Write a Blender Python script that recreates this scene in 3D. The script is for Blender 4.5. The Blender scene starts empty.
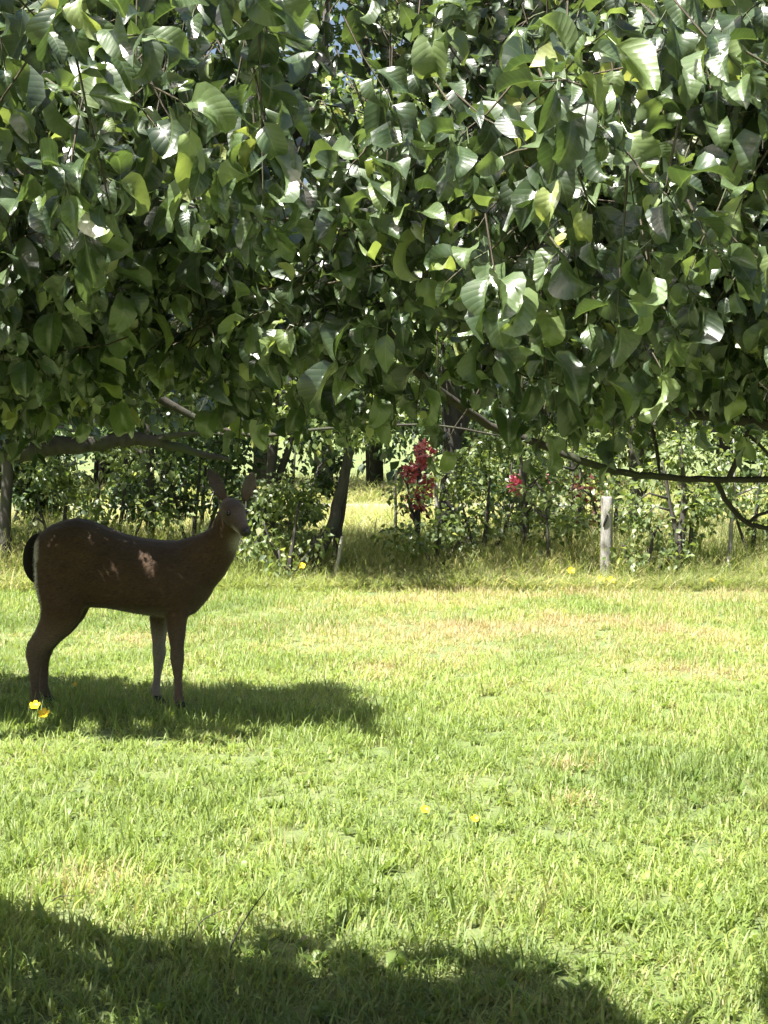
import bpy, math, random
import numpy as np
from mathutils import Vector, Matrix, Euler

random.seed(7)
RNG = np.random.default_rng(7)
S = bpy.context.scene
COL = S.collection

# ------------------------------------------------------------------ camera
FPX, CX, HY, CAMZ = 1600.0, 384.0, 430.0, 1.38      # focal length in pixels, centre column, horizon row, eye height
cam_d = bpy.data.cameras.new('camera'); cam = bpy.data.objects.new('camera', cam_d); COL.objects.link(cam)
cam.location = (0, 0, CAMZ); cam.rotation_euler = (math.radians(90), 0, 0)
cam_d.sensor_width = 36; cam_d.lens = FPX * 36 / 1024; cam_d.shift_y = -(512 - HY) / 1024
cam_d.clip_start = 0.05; cam_d.clip_end = 2000
S.camera = cam

# ------------------------------------------------------------------ sky, sun, exposure
SUN_EL, SUN_BACK = math.radians(61), math.radians(38)    # high, from the left and a little behind the camera
SUN = np.array([-math.cos(SUN_EL) * math.cos(SUN_BACK), -math.cos(SUN_EL) * math.sin(SUN_BACK), math.sin(SUN_EL)])
w = bpy.data.worlds.new('World'); S.world = w; w.use_nodes = True
nt = w.node_tree; nt.nodes.clear()
wo = nt.nodes.new('ShaderNodeOutputWorld'); wb = nt.nodes.new('ShaderNodeBackground'); sk = nt.nodes.new('ShaderNodeTexSky')
sk.sky_type = 'NISHITA'; sk.sun_disc = False; sk.sun_elevation = SUN_EL
sk.sun_rotation = math.atan2(SUN[0], SUN[1]); sk.air_density = 1.0; sk.dust_density = 5.0; sk.ozone_density = 1.0
wb.inputs['Strength'].default_value = 0.05
nt.links.new(sk.outputs[0], wb.inputs[0]); nt.links.new(wb.outputs[0], wo.inputs[0])
sun_d = bpy.data.lights.new('sun', 'SUN'); sun_d.energy = 5.0; sun_d.angle = math.radians(0.53); sun_d.color = (1.0, 0.965, 0.90)
sun = bpy.data.objects.new('sun', sun_d); COL.objects.link(sun); sun.location = (-6, -2, 12)
sun.rotation_euler = Vector(SUN).to_track_quat('Z', 'Y').to_euler()
vs = S.view_settings; vs.view_transform = 'Standard'; vs.look = 'None'; vs.gamma = 1.0; vs.use_curve_mapping = False
vs.exposure = 2.0
S.render.engine = 'CYCLES'
S.cycles.use_denoising = True; S.cycles.denoiser = 'OPENIMAGEDENOISE'; S.cycles.denoising_input_passes = 'RGB_ALBEDO_NORMAL'
S.cycles.max_bounces = 5; S.cycles.diffuse_bounces = 2; S.cycles.glossy_bounces = 2; S.cycles.transmission_bounces = 5
S.cycles.use_adaptive_sampling = True; S.cycles.adaptive_threshold = 0.03
S.cycles.sample_clamp_indirect = 6

# ------------------------------------------------------------------ helpers
def at(x, y, Y):
    """the world point at distance Y that a pixel of the photograph looks at"""
    return np.array([(x - CX) / FPX * Y, Y, CAMZ - (y - HY) / FPX * Y])
def gx(x, Y): return (x - CX) / FPX * Y
def nrm(v): return v / (np.linalg.norm(v, axis=-1, keepdims=True) + 1e-9)

def _h(ix, iy, iz, s):
    n = (ix.astype(np.int64) * 374761393 + iy.astype(np.int64) * 668265263 + iz.astype(np.int64) * 2147483647 + s * 974634777) & 0xffffffff
    n = ((n ^ (n >> 13)) * 1274126177) & 0xffffffff
    return ((n ^ (n >> 16)) & 0xffff) / 65535.0
def vnoise(p, freq=1.0, seed=0):
    p = np.atleast_2d(p) * freq
    if p.shape[1] == 2: p = np.concatenate([p, np.zeros((len(p), 1))], 1)
    i = np.floor(p).astype(np.int64); f = p - i; f = f * f * (3 - 2 * f); out = 0
    for dx in (0, 1):
        for dy in (0, 1):
            for dz in (0, 1):
                wgt = (f[:, 0] if dx else 1 - f[:, 0]) * (f[:, 1] if dy else 1 - f[:, 1]) * (f[:, 2] if dz else 1 - f[:, 2])
                out = out + wgt * _h(i[:, 0] + dx, i[:, 1] + dy, i[:, 2] + dz, seed)
    return out

def make_mesh(name, V, faces_flat, starts, uv=None, attrs=None, smooth=True):
    me = bpy.data.meshes.new(name)
    V = np.asarray(V, np.float32); ff = np.asarray(faces_flat, np.int32); st = np.asarray(starts, np.int32)
    me.vertices.add(len(V)); me.vertices.foreach_set('co', V.ravel())
    me.loops.add(len(ff)); me.loops.foreach_set('vertex_index', ff)
    me.polygons.add(len(st)); me.polygons.foreach_set('loop_start', st)
    me.update(calc_edges=True)
    if uv is not None:
        l = me.uv_layers.new(name='uv'); l.data.foreach_set('uv', np.asarray(uv, np.float32)[ff].ravel())
    for k, v in (attrs or {}).items():
        v = np.asarray(v, np.float32)
        if v.ndim == 1: me.attributes.new(k, 'FLOAT', 'POINT').data.foreach_set('value', v)
        else: me.attributes.new(k, 'FLOAT_COLOR', 'POINT').data.foreach_set('color', np.concatenate([v, np.ones((len(v), 1), np.float32)], 1).ravel())
    if smooth: me.polygons.foreach_set('use_smooth', np.ones(len(st), bool))
    me.update()
    return me

class MB:
    """collects rings, tubes and faces, then links them as one mesh object"""
    def __init__(s): s.v = []; s.f = []; s.n = 0
    def add(s, V, F):
        s.v.append(np.asarray(V, float)); s.f += [[i + s.n for i in f] for f in F]; s.n += len(V)
    def tube(s, pts, rad, sides=7, wob=0.0, cap=True, seed=0):
        P = np.asarray(pts, float); n = len(P); R = np.broadcast_to(np.asarray(rad, float), (n,)) if np.ndim(rad) < 2 else np.asarray(rad, float)
        T = np.gradient(P, axis=0); T = nrm(T); rg = np.random.default_rng(seed + n * 13)
        ref = np.array([0, 0, 1.0]) if abs(T[0][2]) < 0.8 else np.array([1.0, 0, 0])
        u = nrm(np.cross(T[0], ref)); V = []
        for i in range(n):
            u = nrm(u - T[i] * u.dot(T[i])); vv = np.cross(T[i], u)
            for k in range(sides):
                a = 2 * math.pi * k / sides
                r = R[i] * (1 + wob * (rg.random() - .5) * 2)
                V.append(P[i] + (u * math.cos(a) + vv * math.sin(a)) * r)
        F = [[i * sides + k, i * sides + (k + 1) % sides, (i + 1) * sides + (k + 1) % sides, (i + 1) * sides + k] for i in range(n - 1) for k in range(sides)]
        if cap: F += [list(range(sides))[::-1], [(n - 1) * sides + k for k in range(sides)]]
        s.add(V, F)
    def rings(s, rings):
        """loft of closed rings (each the same number of points), capped"""
        m = len(rings[0]); V = np.concatenate(rings); n = len(rings)
        F = [[i * m + k, i * m + (k + 1) % m, (i + 1) * m + (k + 1) % m, (i + 1) * m + k] for i in range(n - 1) for k in range(m)]
        F += [list(range(m))[::-1], [(n - 1) * m + k for k in range(m)]]
        s.add(V, F)
    def mesh(s, name, smooth=True):
        V = np.concatenate(s.v); fl = []; st = []
        for f in s.f: st.append(len(fl)); fl += f
        return make_mesh(name, V, fl, st, smooth=smooth)
    def build(s, name, mat, parent=None, smooth=True, origin=None):
        if origin is not None: s.v = [v - np.asarray(origin) for v in s.v]
        return obj(name, s.mesh(name, smooth), mat, parent)

def obj(name, me, mat, parent=None, loc=None):
    o = bpy.data.objects.new(name, me); COL.objects.link(o)
    if mat is not None and not me.materials: me.materials.append(mat)
    if parent is not None: o.parent = parent
    if loc is not None: o.location = loc
    return o
def tag(o, label=None, cat=None, group=None, kind=None):
    if label: o['label'] = label
    if cat: o['category'] = cat
    if group: o['group'] = group
    if kind: o['kind'] = kind
    return o
def empty(name, loc, label, cat, group=None):
    o = bpy.data.objects.new(name, None); COL.objects.link(o); o.location = tuple(float(c) for c in loc); o.empty_display_size = .1
    return tag(o, label, cat, group)
def smooth_path(pts, n=6):
    """Catmull-Rom through points (rows x, y, z, r)"""
    P = np.asarray(pts, float); Q = np.concatenate([[2 * P[0] - P[1]], P, [2 * P[-1] - P[-2]]]); out = []
    for i in range(1, len(Q) - 2):
        for t in np.linspace(0, 1, n, endpoint=False):
            a, b, c, d = Q[i - 1], Q[i], Q[i + 1], Q[i + 2]
            out.append(.5 * ((2 * b) + (-a + c) * t + (2 * a - 5 * b + 4 * c - d) * t * t + (-a + 3 * b - 3 * c + d) * t ** 3))
    out.append(P[-1]); return np.array(out)

# ------------------------------------------------------------------ materials
def mat_new(name):
    m = bpy.data.materials.new(name); m.use_nodes = True; nt = m.node_tree; nt.nodes.clear()
    return m, nt
def N(nt, t, **kw):
    n = nt.nodes.new(t)
    for k, v in kw.items():
        if k.startswith('i_'):
            n.inputs[k[2:].replace('_', ' ')].default_value = v
        else: setattr(n, k, v)
    return n
def ramp(nt, fac, stops, mode='LINEAR'):
    r = nt.nodes.new('ShaderNodeValToRGB'); r.color_ramp.interpolation = mode
    while len(r.color_ramp.elements) > 1: r.color_ramp.elements.remove(r.color_ramp.elements[-1])
    r.color_ramp.elements[0].position = stops[0][0]; r.color_ramp.elements[0].color = (*stops[0][1], 1)
    for p, c in stops[1:]:
        e = r.color_ramp.elements.new(p); e.color = (*c, 1)
    if fac is not None: nt.links.new(fac, r.inputs[0])
    return r
def math_n(nt, op, a, b=None):
    n = nt.nodes.new('ShaderNodeMath'); n.operation = op
    for i, v in enumerate((a, b)):
        if v is None: continue
        if isinstance(v, (int, float)): n.inputs[i].default_value = v
        else: nt.links.new(v, n.inputs[i])
    return n.outputs[0]
def mixc(nt, fac, a, b, mode='MIX'):
    n = nt.nodes.new('ShaderNodeMix'); n.data_type = 'RGBA'; n.blend_type = mode
    for s, v in ((n.inputs[0], fac), (n.inputs[6], a), (n.inputs[7], b)):
        if isinstance(v, (int, float)): s.default_value = v
        elif isinstance(v, tuple): s.default_value = (*v, 1)
        else: nt.links.new(v, s)
    return n.outputs[2]

def leaf_material(name, stops, rough, trans, trans_col, source='tint', veins=True, spec=0.5, bump=0.22, coat=0.0):
    m, nt = mat_new(name); L = nt.links.new
    out = N(nt, 'ShaderNodeOutputMaterial'); p = N(nt, 'ShaderNodeBsdfPrincipled'); tr = N(nt, 'ShaderNodeBsdfTranslucent'); mx = N(nt, 'ShaderNodeMixShader')
    if source == 'tint': f = N(nt, 'ShaderNodeAttribute', attribute_name='tint').outputs['Fac']
    else: f = N(nt, 'ShaderNodeObjectInfo').outputs['Random']
    c = ramp(nt, f, stops).outputs[0]
    tex = N(nt, 'ShaderNodeTexNoise', i_Scale=60.0, i_Detail=3.0); geo = N(nt, 'ShaderNodeNewGeometry'); L(geo.outputs['Position'], tex.inputs['Vector'])
    c = mixc(nt, 0.35, c, ramp(nt, tex.outputs['Fac'], [(0.3, (.35, .35, .35)), (.7, (.75, .75, .7))]).outputs[0], 'SOFT_LIGHT')
    hgt = tex.outputs['Fac']
    if veins:
        uv = N(nt, 'ShaderNodeUVMap', uv_map='uv'); sp = N(nt, 'ShaderNodeSeparateXYZ'); L(uv.outputs[0], sp.inputs[0])
        au = math_n(nt, 'ABSOLUTE', math_n(nt, 'SUBTRACT', sp.outputs[0], 0.5))
        ph = math_n(nt, 'MULTIPLY', math_n(nt, 'SUBTRACT', sp.outputs[1], math_n(nt, 'MULTIPLY', au, 0.5)), 27.0)
        vein = math_n(nt, 'POWER', math_n(nt, 'ABSOLUTE', math_n(nt, 'SINE', ph)), 0.8)       # 0 on a side vein
        mid = math_n(nt, 'MINIMUM', math_n(nt, 'MULTIPLY', au, 16.0), 1.0)
        hgt = math_n(nt, 'MULTIPLY', math_n(nt, 'MULTIPLY', vein, mid), 1.0)
        pale = math_n(nt, 'SUBTRACT', 1.0, math_n(nt, 'MINIMUM', math_n(nt, 'MULTIPLY', au, 30.0), 1.0))
        c = mixc(nt, math_n(nt, 'MULTIPLY', pale, 0.4), c, (.18, .25, .10))
        vp = math_n(nt, 'MULTIPLY', math_n(nt, 'SUBTRACT', 1.0, math_n(nt, 'MINIMUM', math_n(nt, 'MULTIPLY', vein, 2.6), 1.0)), 0.14)
        c = mixc(nt, vp, c, (.2, .28, .1))
        hgt = math_n(nt, 'ADD', hgt, math_n(nt, 'MULTIPLY', tex.outputs['Fac'], 0.5))
    bp = N(nt, 'ShaderNodeBump', i_Strength=bump, i_Distance=0.0016); L(hgt, bp.inputs['Height'])
    L(c, p.inputs['Base Color']); p.inputs['Specular IOR Level'].default_value = spec
    rn = N(nt, 'ShaderNodeTexNoise', i_Scale=9.0, i_Detail=2.0); L(geo.outputs['Position'], rn.inputs['Vector'])          # older and younger leaves differ in gloss
    rm = N(nt, 'ShaderNodeMapRange'); L(rn.outputs['Fac'], rm.inputs['Value']); rm.inputs['From Min'].default_value = .35; rm.inputs['From Max'].default_value = .65
    rm.inputs['To Min'].default_value = rough - .1; rm.inputs['To Max'].default_value = rough + .1; L(rm.outputs[0], p.inputs['Roughness'])
    p.inputs['Coat Weight'].default_value = coat; p.inputs['Coat Roughness'].default_value = .3
    L(bp.outputs[0], p.inputs['Normal'])
    tc = mixc(nt, 1.0, c, trans_col, 'MULTIPLY'); L(tc, tr.inputs['Color'])
    mx.inputs[0].default_value = trans; L(p.outputs[0], mx.inputs[1]); L(tr.outputs[0], mx.inputs[2]); L(mx.outputs[0], out.inputs[0])
    return m

APPLE = [(0, (.016, .030, .014)), (.45, (.032, .055, .023)), (.75, (.082, .122, .048)), (.92, (.17, .22, .085)), (1, (.27, .30, .12))]
APPLE1 = [(0, (.020, .037, .017)), (.5, (.050, .082, .033)), (.85, (.10, .145, .058)), (.96, (.17, .22, .08)), (1, (.22, .26, .09))]
M_leaf_mass = leaf_material('apple_leaf', APPLE, .38, .23, (2.6, 2.5, 1.2), spec=1.0, bump=.2, coat=.45)
M_leaf_hero = leaf_material('apple_leaf_single', APPLE1, .36, .23, (2.6, 2.5, 1.2), source='rand', spec=1.0, bump=.2, coat=.45)
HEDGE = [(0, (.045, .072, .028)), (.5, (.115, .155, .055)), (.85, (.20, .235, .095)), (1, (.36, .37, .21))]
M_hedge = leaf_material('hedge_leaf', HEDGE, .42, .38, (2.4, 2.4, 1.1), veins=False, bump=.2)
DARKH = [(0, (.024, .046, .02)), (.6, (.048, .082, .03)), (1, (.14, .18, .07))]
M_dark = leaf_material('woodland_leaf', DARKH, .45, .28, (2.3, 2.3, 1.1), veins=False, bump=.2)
M_red = leaf_material('red_petal', [(0, (.30, .04, .05)), (.6, (.50, .10, .11)), (1, (.72, .30, .30))], .5, .25, (1.4, 1.1, 1.1), veins=False, bump=.1)
M_pink = leaf_material('pink_petal', [(0, (.65, .10, .17)), (1, (.85, .30, .38))], .5, .25, (1.3, 1.1, 1.1), veins=False, bump=.1)
M_copper = leaf_material('copper_leaf', [(0, (.06, .02, .018)), (1, (.16, .05, .03))], .45, .3, (2.2, 1.4, 1.2), veins=False, bump=.2)

def bark_material(name, c0, c1, c2, scale=14, rough=.9):
    m, nt = mat_new(name); L = nt.links.new
    out = N(nt, 'ShaderNodeOutputMaterial'); p = N(nt, 'ShaderNodeBsdfPrincipled'); tc = N(nt, 'ShaderNodeTexCoord')
    mp = N(nt, 'ShaderNodeMapping'); mp.inputs['Scale'].default_value = (1, 1, .35); L(tc.outputs['Object'], mp.inputs[0])
    a = N(nt, 'ShaderNodeTexNoise', i_Scale=float(scale), i_Detail=6.0, i_Roughness=.65); L(mp.outputs[0], a.inputs['Vector'])
    b = N(nt, 'ShaderNodeTexNoise', i_Scale=scale * .3, i_Detail=3.0); L(tc.outputs['Object'], b.inputs['Vector'])
    c = ramp(nt, a.outputs['Fac'], [(.3, c0), (.65, c1)]).outputs[0]
    c = mixc(nt, ramp(nt, b.outputs['Fac'], [(.5, (0, 0, 0)), (.68, (1, 1, 1))]).outputs[0], c, c2)
    bp = N(nt, 'ShaderNodeBump', i_Strength=.8, i_Distance=.01); L(a.outputs['Fac'], bp.inputs['Height'])
    L(c, p.inputs['Base Color']); p.inputs['Roughness'].default_value = rough; L(bp.outputs[0], p.inputs['Normal']); L(p.outputs[0], out.inputs[0])
    return m
M_bark = bark_material('apple_bark', (.018, .016, .012), (.055, .048, .037), (.045, .055, .026), 22)
M_trunk = bark_material('hedge_bark', (.018, .016, .014), (.055, .048, .04), (.04, .048, .028), 16)
M_twig = bark_material('twig_bark', (.04, .034, .022), (.09, .072, .045), (.07, .085, .04), 60)
M_post = bark_material('weathered_wood', (.13, .125, .115), (.30, .285, .26), (.22, .22, .18), 30)
M_stake = bark_material('pale_stake_wood', (.26, .25, .19), (.42, .40, .32), (.30, .31, .22), 30)

def simple(name, col, rough=.6, spec=.3, metal=0.0, noise=0.25, scale=40):
    m, nt = mat_new(name); L = nt.links.new
    out = N(nt, 'ShaderNodeOutputMaterial'); p = N(nt, 'ShaderNodeBsdfPrincipled'); tc = N(nt, 'ShaderNodeTexCoord')
    a = N(nt, 'ShaderNodeTexNoise', i_Scale=float(scale), i_Detail=4.0); L(tc.outputs['Object'], a.inputs['Vector'])
    c = mixc(nt, noise, (*col,), ramp(nt, a.outputs['Fac'], [(.3, (.2, .2, .2)), (.7, (.8, .8, .8))]).outputs[0], 'SOFT_LIGHT')
    L(c, p.inputs['Base Color']); p.inputs['Roughness'].default_value = rough; p.inputs['Specular IOR Level'].default_value = spec
    p.inputs['Metallic'].default_value = metal; L(p.outputs[0], out.inputs[0])
    return m
M_black = simple('black_plastic', (.015, .015, .016), .45)
M_petal = simple('yellow_petal', (.82, .56, .02), .4, noise=.1)
M_centre = simple('flower_centre', (.55, .36, .02), .7)
M_stem = simple('flower_stem', (.10, .17, .04), .55)
M_eye = simple('deer_eye', (.008, .006, .005), .08, .6, noise=0)
M_nose = simple('deer_nose', (.012, .011, .011), .35, .5, noise=.1)
M_hoof = simple('deer_hoof', (.02, .017, .015), .4)
M_gravel = simple('grey_gravel', (.20, .195, .205), .9, noise=.6, scale=9)

def grass_material(name, green, deep, straw, brown, rough=.5, trans=.42):
    m, nt = mat_new(name); L = nt.links.new
    out = N(nt, 'ShaderNodeOutputMaterial'); p = N(nt, 'ShaderNodeBsdfPrincipled'); tr = N(nt, 'ShaderNodeBsdfTranslucent'); mx = N(nt, 'ShaderNodeMixShader')
    dry = N(nt, 'ShaderNodeAttribute', attribute_name='dry', attribute_type='INSTANCER').outputs['Fac']
    hue = N(nt, 'ShaderNodeAttribute', attribute_name='hue', attribute_type='INSTANCER').outputs['Fac']
    bl = N(nt, 'ShaderNodeAttribute', attribute_name='tint').outputs['Fac']; hh = N(nt, 'ShaderNodeAttribute', attribute_name='hgt').outputs['Fac']
    g = mixc(nt, hue, deep, green)
    g = mixc(nt, 1.0, g, ramp(nt, bl, [(0, (.62, .66, .6)), (.6, (1, 1, 1)), (1, (1.35, 1.25, 1.2))]).outputs[0], 'MULTIPLY')
    st = mixc(nt, bl, straw, brown)
    # a blade is dry when its own number falls under the tuft's dryness
    dz = math_n(nt, 'MULTIPLY', math_n(nt, 'SUBTRACT', dry, math_n(nt, 'MULTIPLY', bl, .8)), 3.5)
    cl = N(nt, 'ShaderNodeClamp'); L(dz, cl.inputs[0])
    c = mixc(nt, cl.outputs[0], g, st)
    base = math_n(nt, 'MULTIPLY', math_n(nt, 'SUBTRACT', 1.0, math_n(nt, 'MINIMUM', math_n(nt, 'MULTIPLY', hh, 2.2), 1.0)), .45)
    c = mixc(nt, base, c, straw)
    L(c, p.inputs['Base Color']); p.inputs['Roughness'].default_value = rough; p.inputs['Specular IOR Level'].default_value = .35
    L(mixc(nt, 1.0, c, (1.7, 1.75, 1.0), 'MULTIPLY'), tr.inputs['Color'])
    mx.inputs[0].default_value = trans; L(p.outputs[0], mx.inputs[1]); L(tr.outputs[0], mx.inputs[2]); L(mx.outputs[0], out.inputs[0])
    return m
M_lawn = grass_material('lawn_blade', (.215, .285, .082), (.13, .19, .055), (.40, .345, .19), (.31, .24, .16))
M_weed = grass_material('broad_weed_leaf', (.15, .21, .05), (.075, .13, .03), (.36, .34, .16), (.34, .28, .16), .45, .35)
M_tall = grass_material('tall_grass_blade', (.205, .25, .085), (.12, .165, .05), (.48, .43, .24), (.36, .29, .18))

def ground_material():
    m, nt = mat_new('turf_soil'); L = nt.links.new
    out = N(nt, 'ShaderNodeOutputMaterial'); p = N(nt, 'ShaderNodeBsdfPrincipled'); g = N(nt, 'ShaderNodeNewGeometry')
    a = N(nt, 'ShaderNodeTexNoise', i_Scale=18.0, i_Detail=8.0, i_Roughness=.7); L(g.outputs['Position'], a.inputs['Vector'])
    b = N(nt, 'ShaderNodeTexNoise', i_Scale=.6, i_Detail=4.0); L(g.outputs['Position'], b.inputs['Vector'])
    c = ramp(nt, a.outputs['Fac'], [(.3, (.06, .085, .025)), (.55, (.11, .15, .045)), (.75, (.19, .21, .08))]).outputs[0]
    c = mixc(nt, ramp(nt, b.outputs['Fac'], [(.4, (0, 0, 0)), (.65, (.6, .6, .6))]).outputs[0], c, (.17, .19, .07))
    bp = N(nt, 'ShaderNodeBump', i_Strength=.7, i_Distance=.03); L(a.outputs['Fac'], bp.inputs['Height'])
    L(c, p.inputs['Base Color']); p.inputs['Roughness'].default_value = .95; L(bp.outputs[0], p.inputs['Normal']); L(p.outputs[0], out.inputs[0])
    return m
M_ground = ground_material()

def deer_material():
    m, nt = mat_new('deer_coat'); L = nt.links.new
    out = N(nt, 'ShaderNodeOutputMaterial'); p = N(nt, 'ShaderNodeBsdfPrincipled'); at_ = N(nt, 'ShaderNodeAttribute', attribute_name='coat')
    tc = N(nt, 'ShaderNodeTexCoord'); mp = N(nt, 'ShaderNodeMapping'); mp.inputs['Scale'].default_value = (60, 160, 160); mp.inputs['Rotation'].default_value = (0, .35, 0)
    L(tc.outputs['Object'], mp.inputs[0])
    a = N(nt, 'ShaderNodeTexNoise', i_Scale=1.0, i_Detail=4.0, i_Roughness=.7); L(mp.outputs[0], a.inputs['Vector'])
    b = N(nt, 'ShaderNodeTexNoise', i_Scale=7.0, i_Detail=3.0); L(tc.outputs['Object'], b.inputs['Vector'])
    c = mixc(nt, .55, at_.outputs['Color'], ramp(nt, a.outputs['Fac'], [(.3, (.25, .25, .25)), (.7, (.78, .78, .78))]).outputs[0], 'SOFT_LIGHT')
    c = mixc(nt, .35, c, ramp(nt, b.outputs['Fac'], [(.3, (.3, .3, .3)), (.7, (.7, .7, .7))]).outputs[0], 'SOFT_LIGHT')
    bp = N(nt, 'ShaderNodeBump', i_Strength=.5, i_Distance=.004); L(a.outputs['Fac'], bp.inputs['Height'])
    L(c, p.inputs['Base Color']); p.inputs['Roughness'].default_value = .75; p.inputs['Specular IOR Level'].default_value = .2
    p.inputs['Sheen Weight'].default_value = .15; L(bp.outputs[0], p.inputs['Normal']); L(p.outputs[0], out.inputs[0])
    return m
M_deer = deer_material()

# ------------------------------------------------------------------ where the sun reaches the lawn
def ground_px(G):
    """ground point -> pixel of the photograph (to lay out the patches of shade on the lawn)"""
    Y = np.maximum(G[:, 1], .3)
    return CX + G[:, 0] / Y * FPX, HY + CAMZ / Y * FPX
def in_poly(x, y, poly):
    ins = np.zeros(len(x), bool); n = len(poly)
    for i in range(n):
        (x0, y0), (x1, y1) = poly[i], poly[(i + 1) % n]
        if y0 == y1: continue
        c = ((y0 > y) != (y1 > y)) & (x < (x1 - x0) * (y - y0) / (y1 - y0) + x0)
        ins ^= c
    return ins
NEAR_EDGE = ([-250, 0, 40, 90, 150, 220, 270, 330, 400, 450, 500, 560, 600, 640, 690, 1200], [928, 938, 940, 958, 944, 944, 936, 956, 950, 958, 954, 968, 988, 1020, 1090, 1200])
DEER_SHADE = [(-260, 672), (60, 676), (130, 681), (200, 684), (290, 684), (352, 688), (366, 706), (402, 742), (376, 746), (318, 727), (268, 724), (240, 745), (110, 742), (60, 726), (-260, 718)]
def sunlit_wanted(P):
    """True where a leaf at P would shade a part of the lawn that lies in the sun"""
    G = P - SUN * (P[:, 2:3] / SUN[2])
    x, y = ground_px(G)
    edge = np.interp(x, *NEAR_EDGE) + (vnoise(G[:, :2], 7, 3) - .5) * 26 + (vnoise(G[:, :2], 17, 4) - .5) * 14
    lit = (y < edge) & (x > -70) & (x < 800) & (G[:, 1] < 13.2) & (G[:, 1] > .5)
    jx = (vnoise(G[:, :2], 6, 71) - .5) * 40; jy = (vnoise(G[:, :2], 6, 72) - .5) * 13
    lit &= ~in_poly(x + jx, y + jy, DEER_SHADE)
    lit |= (in_poly(x, y, DEER_SHADE) & (y > 716) & (vnoise(G[:, :2], 8, 33) > .66)) | ((y > 880) & (y < edge + 36) & (vnoise(G[:, :2], 11, 34) > .70))
    lit &= ~((x < 22) & (y > 596) & (y < 614))
    return lit

# ------------------------------------------------------------------ leaf shapes
def leaf_variant(nu, nv, fold, curl, twist, wave, width, rg, stalk=True):
    """an ovate leaf: stalk, folded along the midrib, drooping and wavy; length 1 along +Y, face +Z"""
    V = []; UV = []; F = []
    ts = np.linspace(0, 1, nv + 1); y = z = 0.0; ang = 0.1; prev = 0; ph = rg.random() * 6
    for t in ts:
        dl = t - prev; prev = t; ang -= curl * dl; y += math.cos(ang) * dl; z += math.sin(ang) * dl
        hw = width * (math.sin(math.pi * min(t, 1) ** .82) ** .75 if 0 < t < 1 else 0) * (1 - .25 * t) + .004
        if t > .9: hw *= .9
        tw = twist * t
        for j in range(nu + 1):
            u = j / nu * 2 - 1
            xx = u * hw; zz = abs(u) * hw * fold + wave * math.sin(t * 9 + ph + (2 if u > 0 else 0)) * abs(u) ** 1.5
            x2 = xx * math.cos(tw) - zz * math.sin(tw); z2 = xx * math.sin(tw) + zz * math.cos(tw)
            V.append((x2, y - z2 * math.sin(ang), z + z2 * math.cos(ang))); UV.append((.5 + u * .5 * (hw / width), t))
    for i in range(nv):
        for j in range(nu):
            a = i * (nu + 1) + j; F.append((a, a + 1, a + nu + 2, a + nu + 1))
    if not stalk: return np.array(V), F, np.array(UV)
    b = len(V)                                            # the stalk
    for k, (yy, zz, r) in enumerate(((-.28, .03, .010), (0, 0, .013))):
        V += [(-r, yy, zz), (r, yy, zz), (0, yy, zz + r * 1.6)]; UV += [(.5, 0)] * 3
    F += [(b, b + 1, b + 4, b + 3), (b + 1, b + 2, b + 5, b + 4), (b + 2, b, b + 3, b + 5)]
    return np.array(V), F, np.array(UV)
rgv = np.random.default_rng(3)
HERO = [leaf_variant(6, 9, .15 + 1.05 * rgv.random(), .1 + 2.7 * rgv.random(), (rgv.random() - .5) * 2.0, .05 + .07 * rgv.random(), .25 + .12 * rgv.random(), rgv) for _ in range(16)]
BULK = [leaf_variant(2, 4, .15 + 1.05 * rgv.random(), .1 + 2.7 * rgv.random(), (rgv.random() - .5) * 1.8, .05, .25 + .12 * rgv.random(), rgv, False) for _ in range(12)]
SMALL = [leaf_variant(2, 3, .15 + .75 * rgv.random(), .2 + 1.6 * rgv.random(), (rgv.random() - .5) * 1.4, .03, .27 + .12 * rgv.random(), rgv, False) for _ in range(8)]
def tiny_leaf(w_, fold):
    V = np.array([(0, 0, 0), (w_, .42, fold), (0, .5, 0), (-w_, .42, fold), (0, 1, -.12)]); F = [(0, 1, 2), (0, 2, 3), (2, 1, 4), (2, 4, 3)]
    return V, F, np.array([(.5, 0), (1, .4), (.5, .5), (0, .4), (.5, 1)])
TINY = [tiny_leaf(.30, .12), tiny_leaf(.36, .2), tiny_leaf(.26, .05), tiny_leaf(.4, .1)]

def leaf_mass(name, variants, P, D, Nn, size, tint, mat, parent=None, origin=(0, 0, 0)):
    P = P - np.asarray(origin); vi = np.random.default_rng(len(P)).integers(0, len(variants), len(P))
    D = nrm(D); X = nrm(np.cross(D, Nn)); Z = np.cross(X, D)
    VV, FL, ST, UV, TI = [], [], [], [], []; nv = 0; nl = 0
    for k, (v, f, uv) in enumerate(variants):
        s = vi == k; n = int(s.sum())
        if not n: continue
        W = P[s][:, None, :] + size[s][:, None, None] * (v[None, :, 0:1] * X[s][:, None] + v[None, :, 1:2] * D[s][:, None] + v[None, :, 2:3] * Z[s][:, None])
        VV.append(W.reshape(-1, 3)); m = len(v)
        flat = np.array([i for q in f for i in q]); lens = np.array([len(q) for q in f]); st = np.concatenate([[0], np.cumsum(lens)[:-1]])
        off = nv + np.arange(n) * m
        FL.append((flat[None] + off[:, None]).ravel()); ST.append((st[None] + (nl + np.arange(n) * len(flat))[:, None]).ravel())
        UV.append(np.tile(uv, (n, 1))); TI.append(np.repeat(tint[s], m)); nv += n * m; nl += n * len(flat)
    me = make_mesh(name, np.concatenate(VV), np.concatenate(FL), np.concatenate(ST), np.concatenate(UV), {'tint': np.concatenate(TI)})
    return tag(obj(name, me, mat, parent), kind='stuff')

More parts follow.
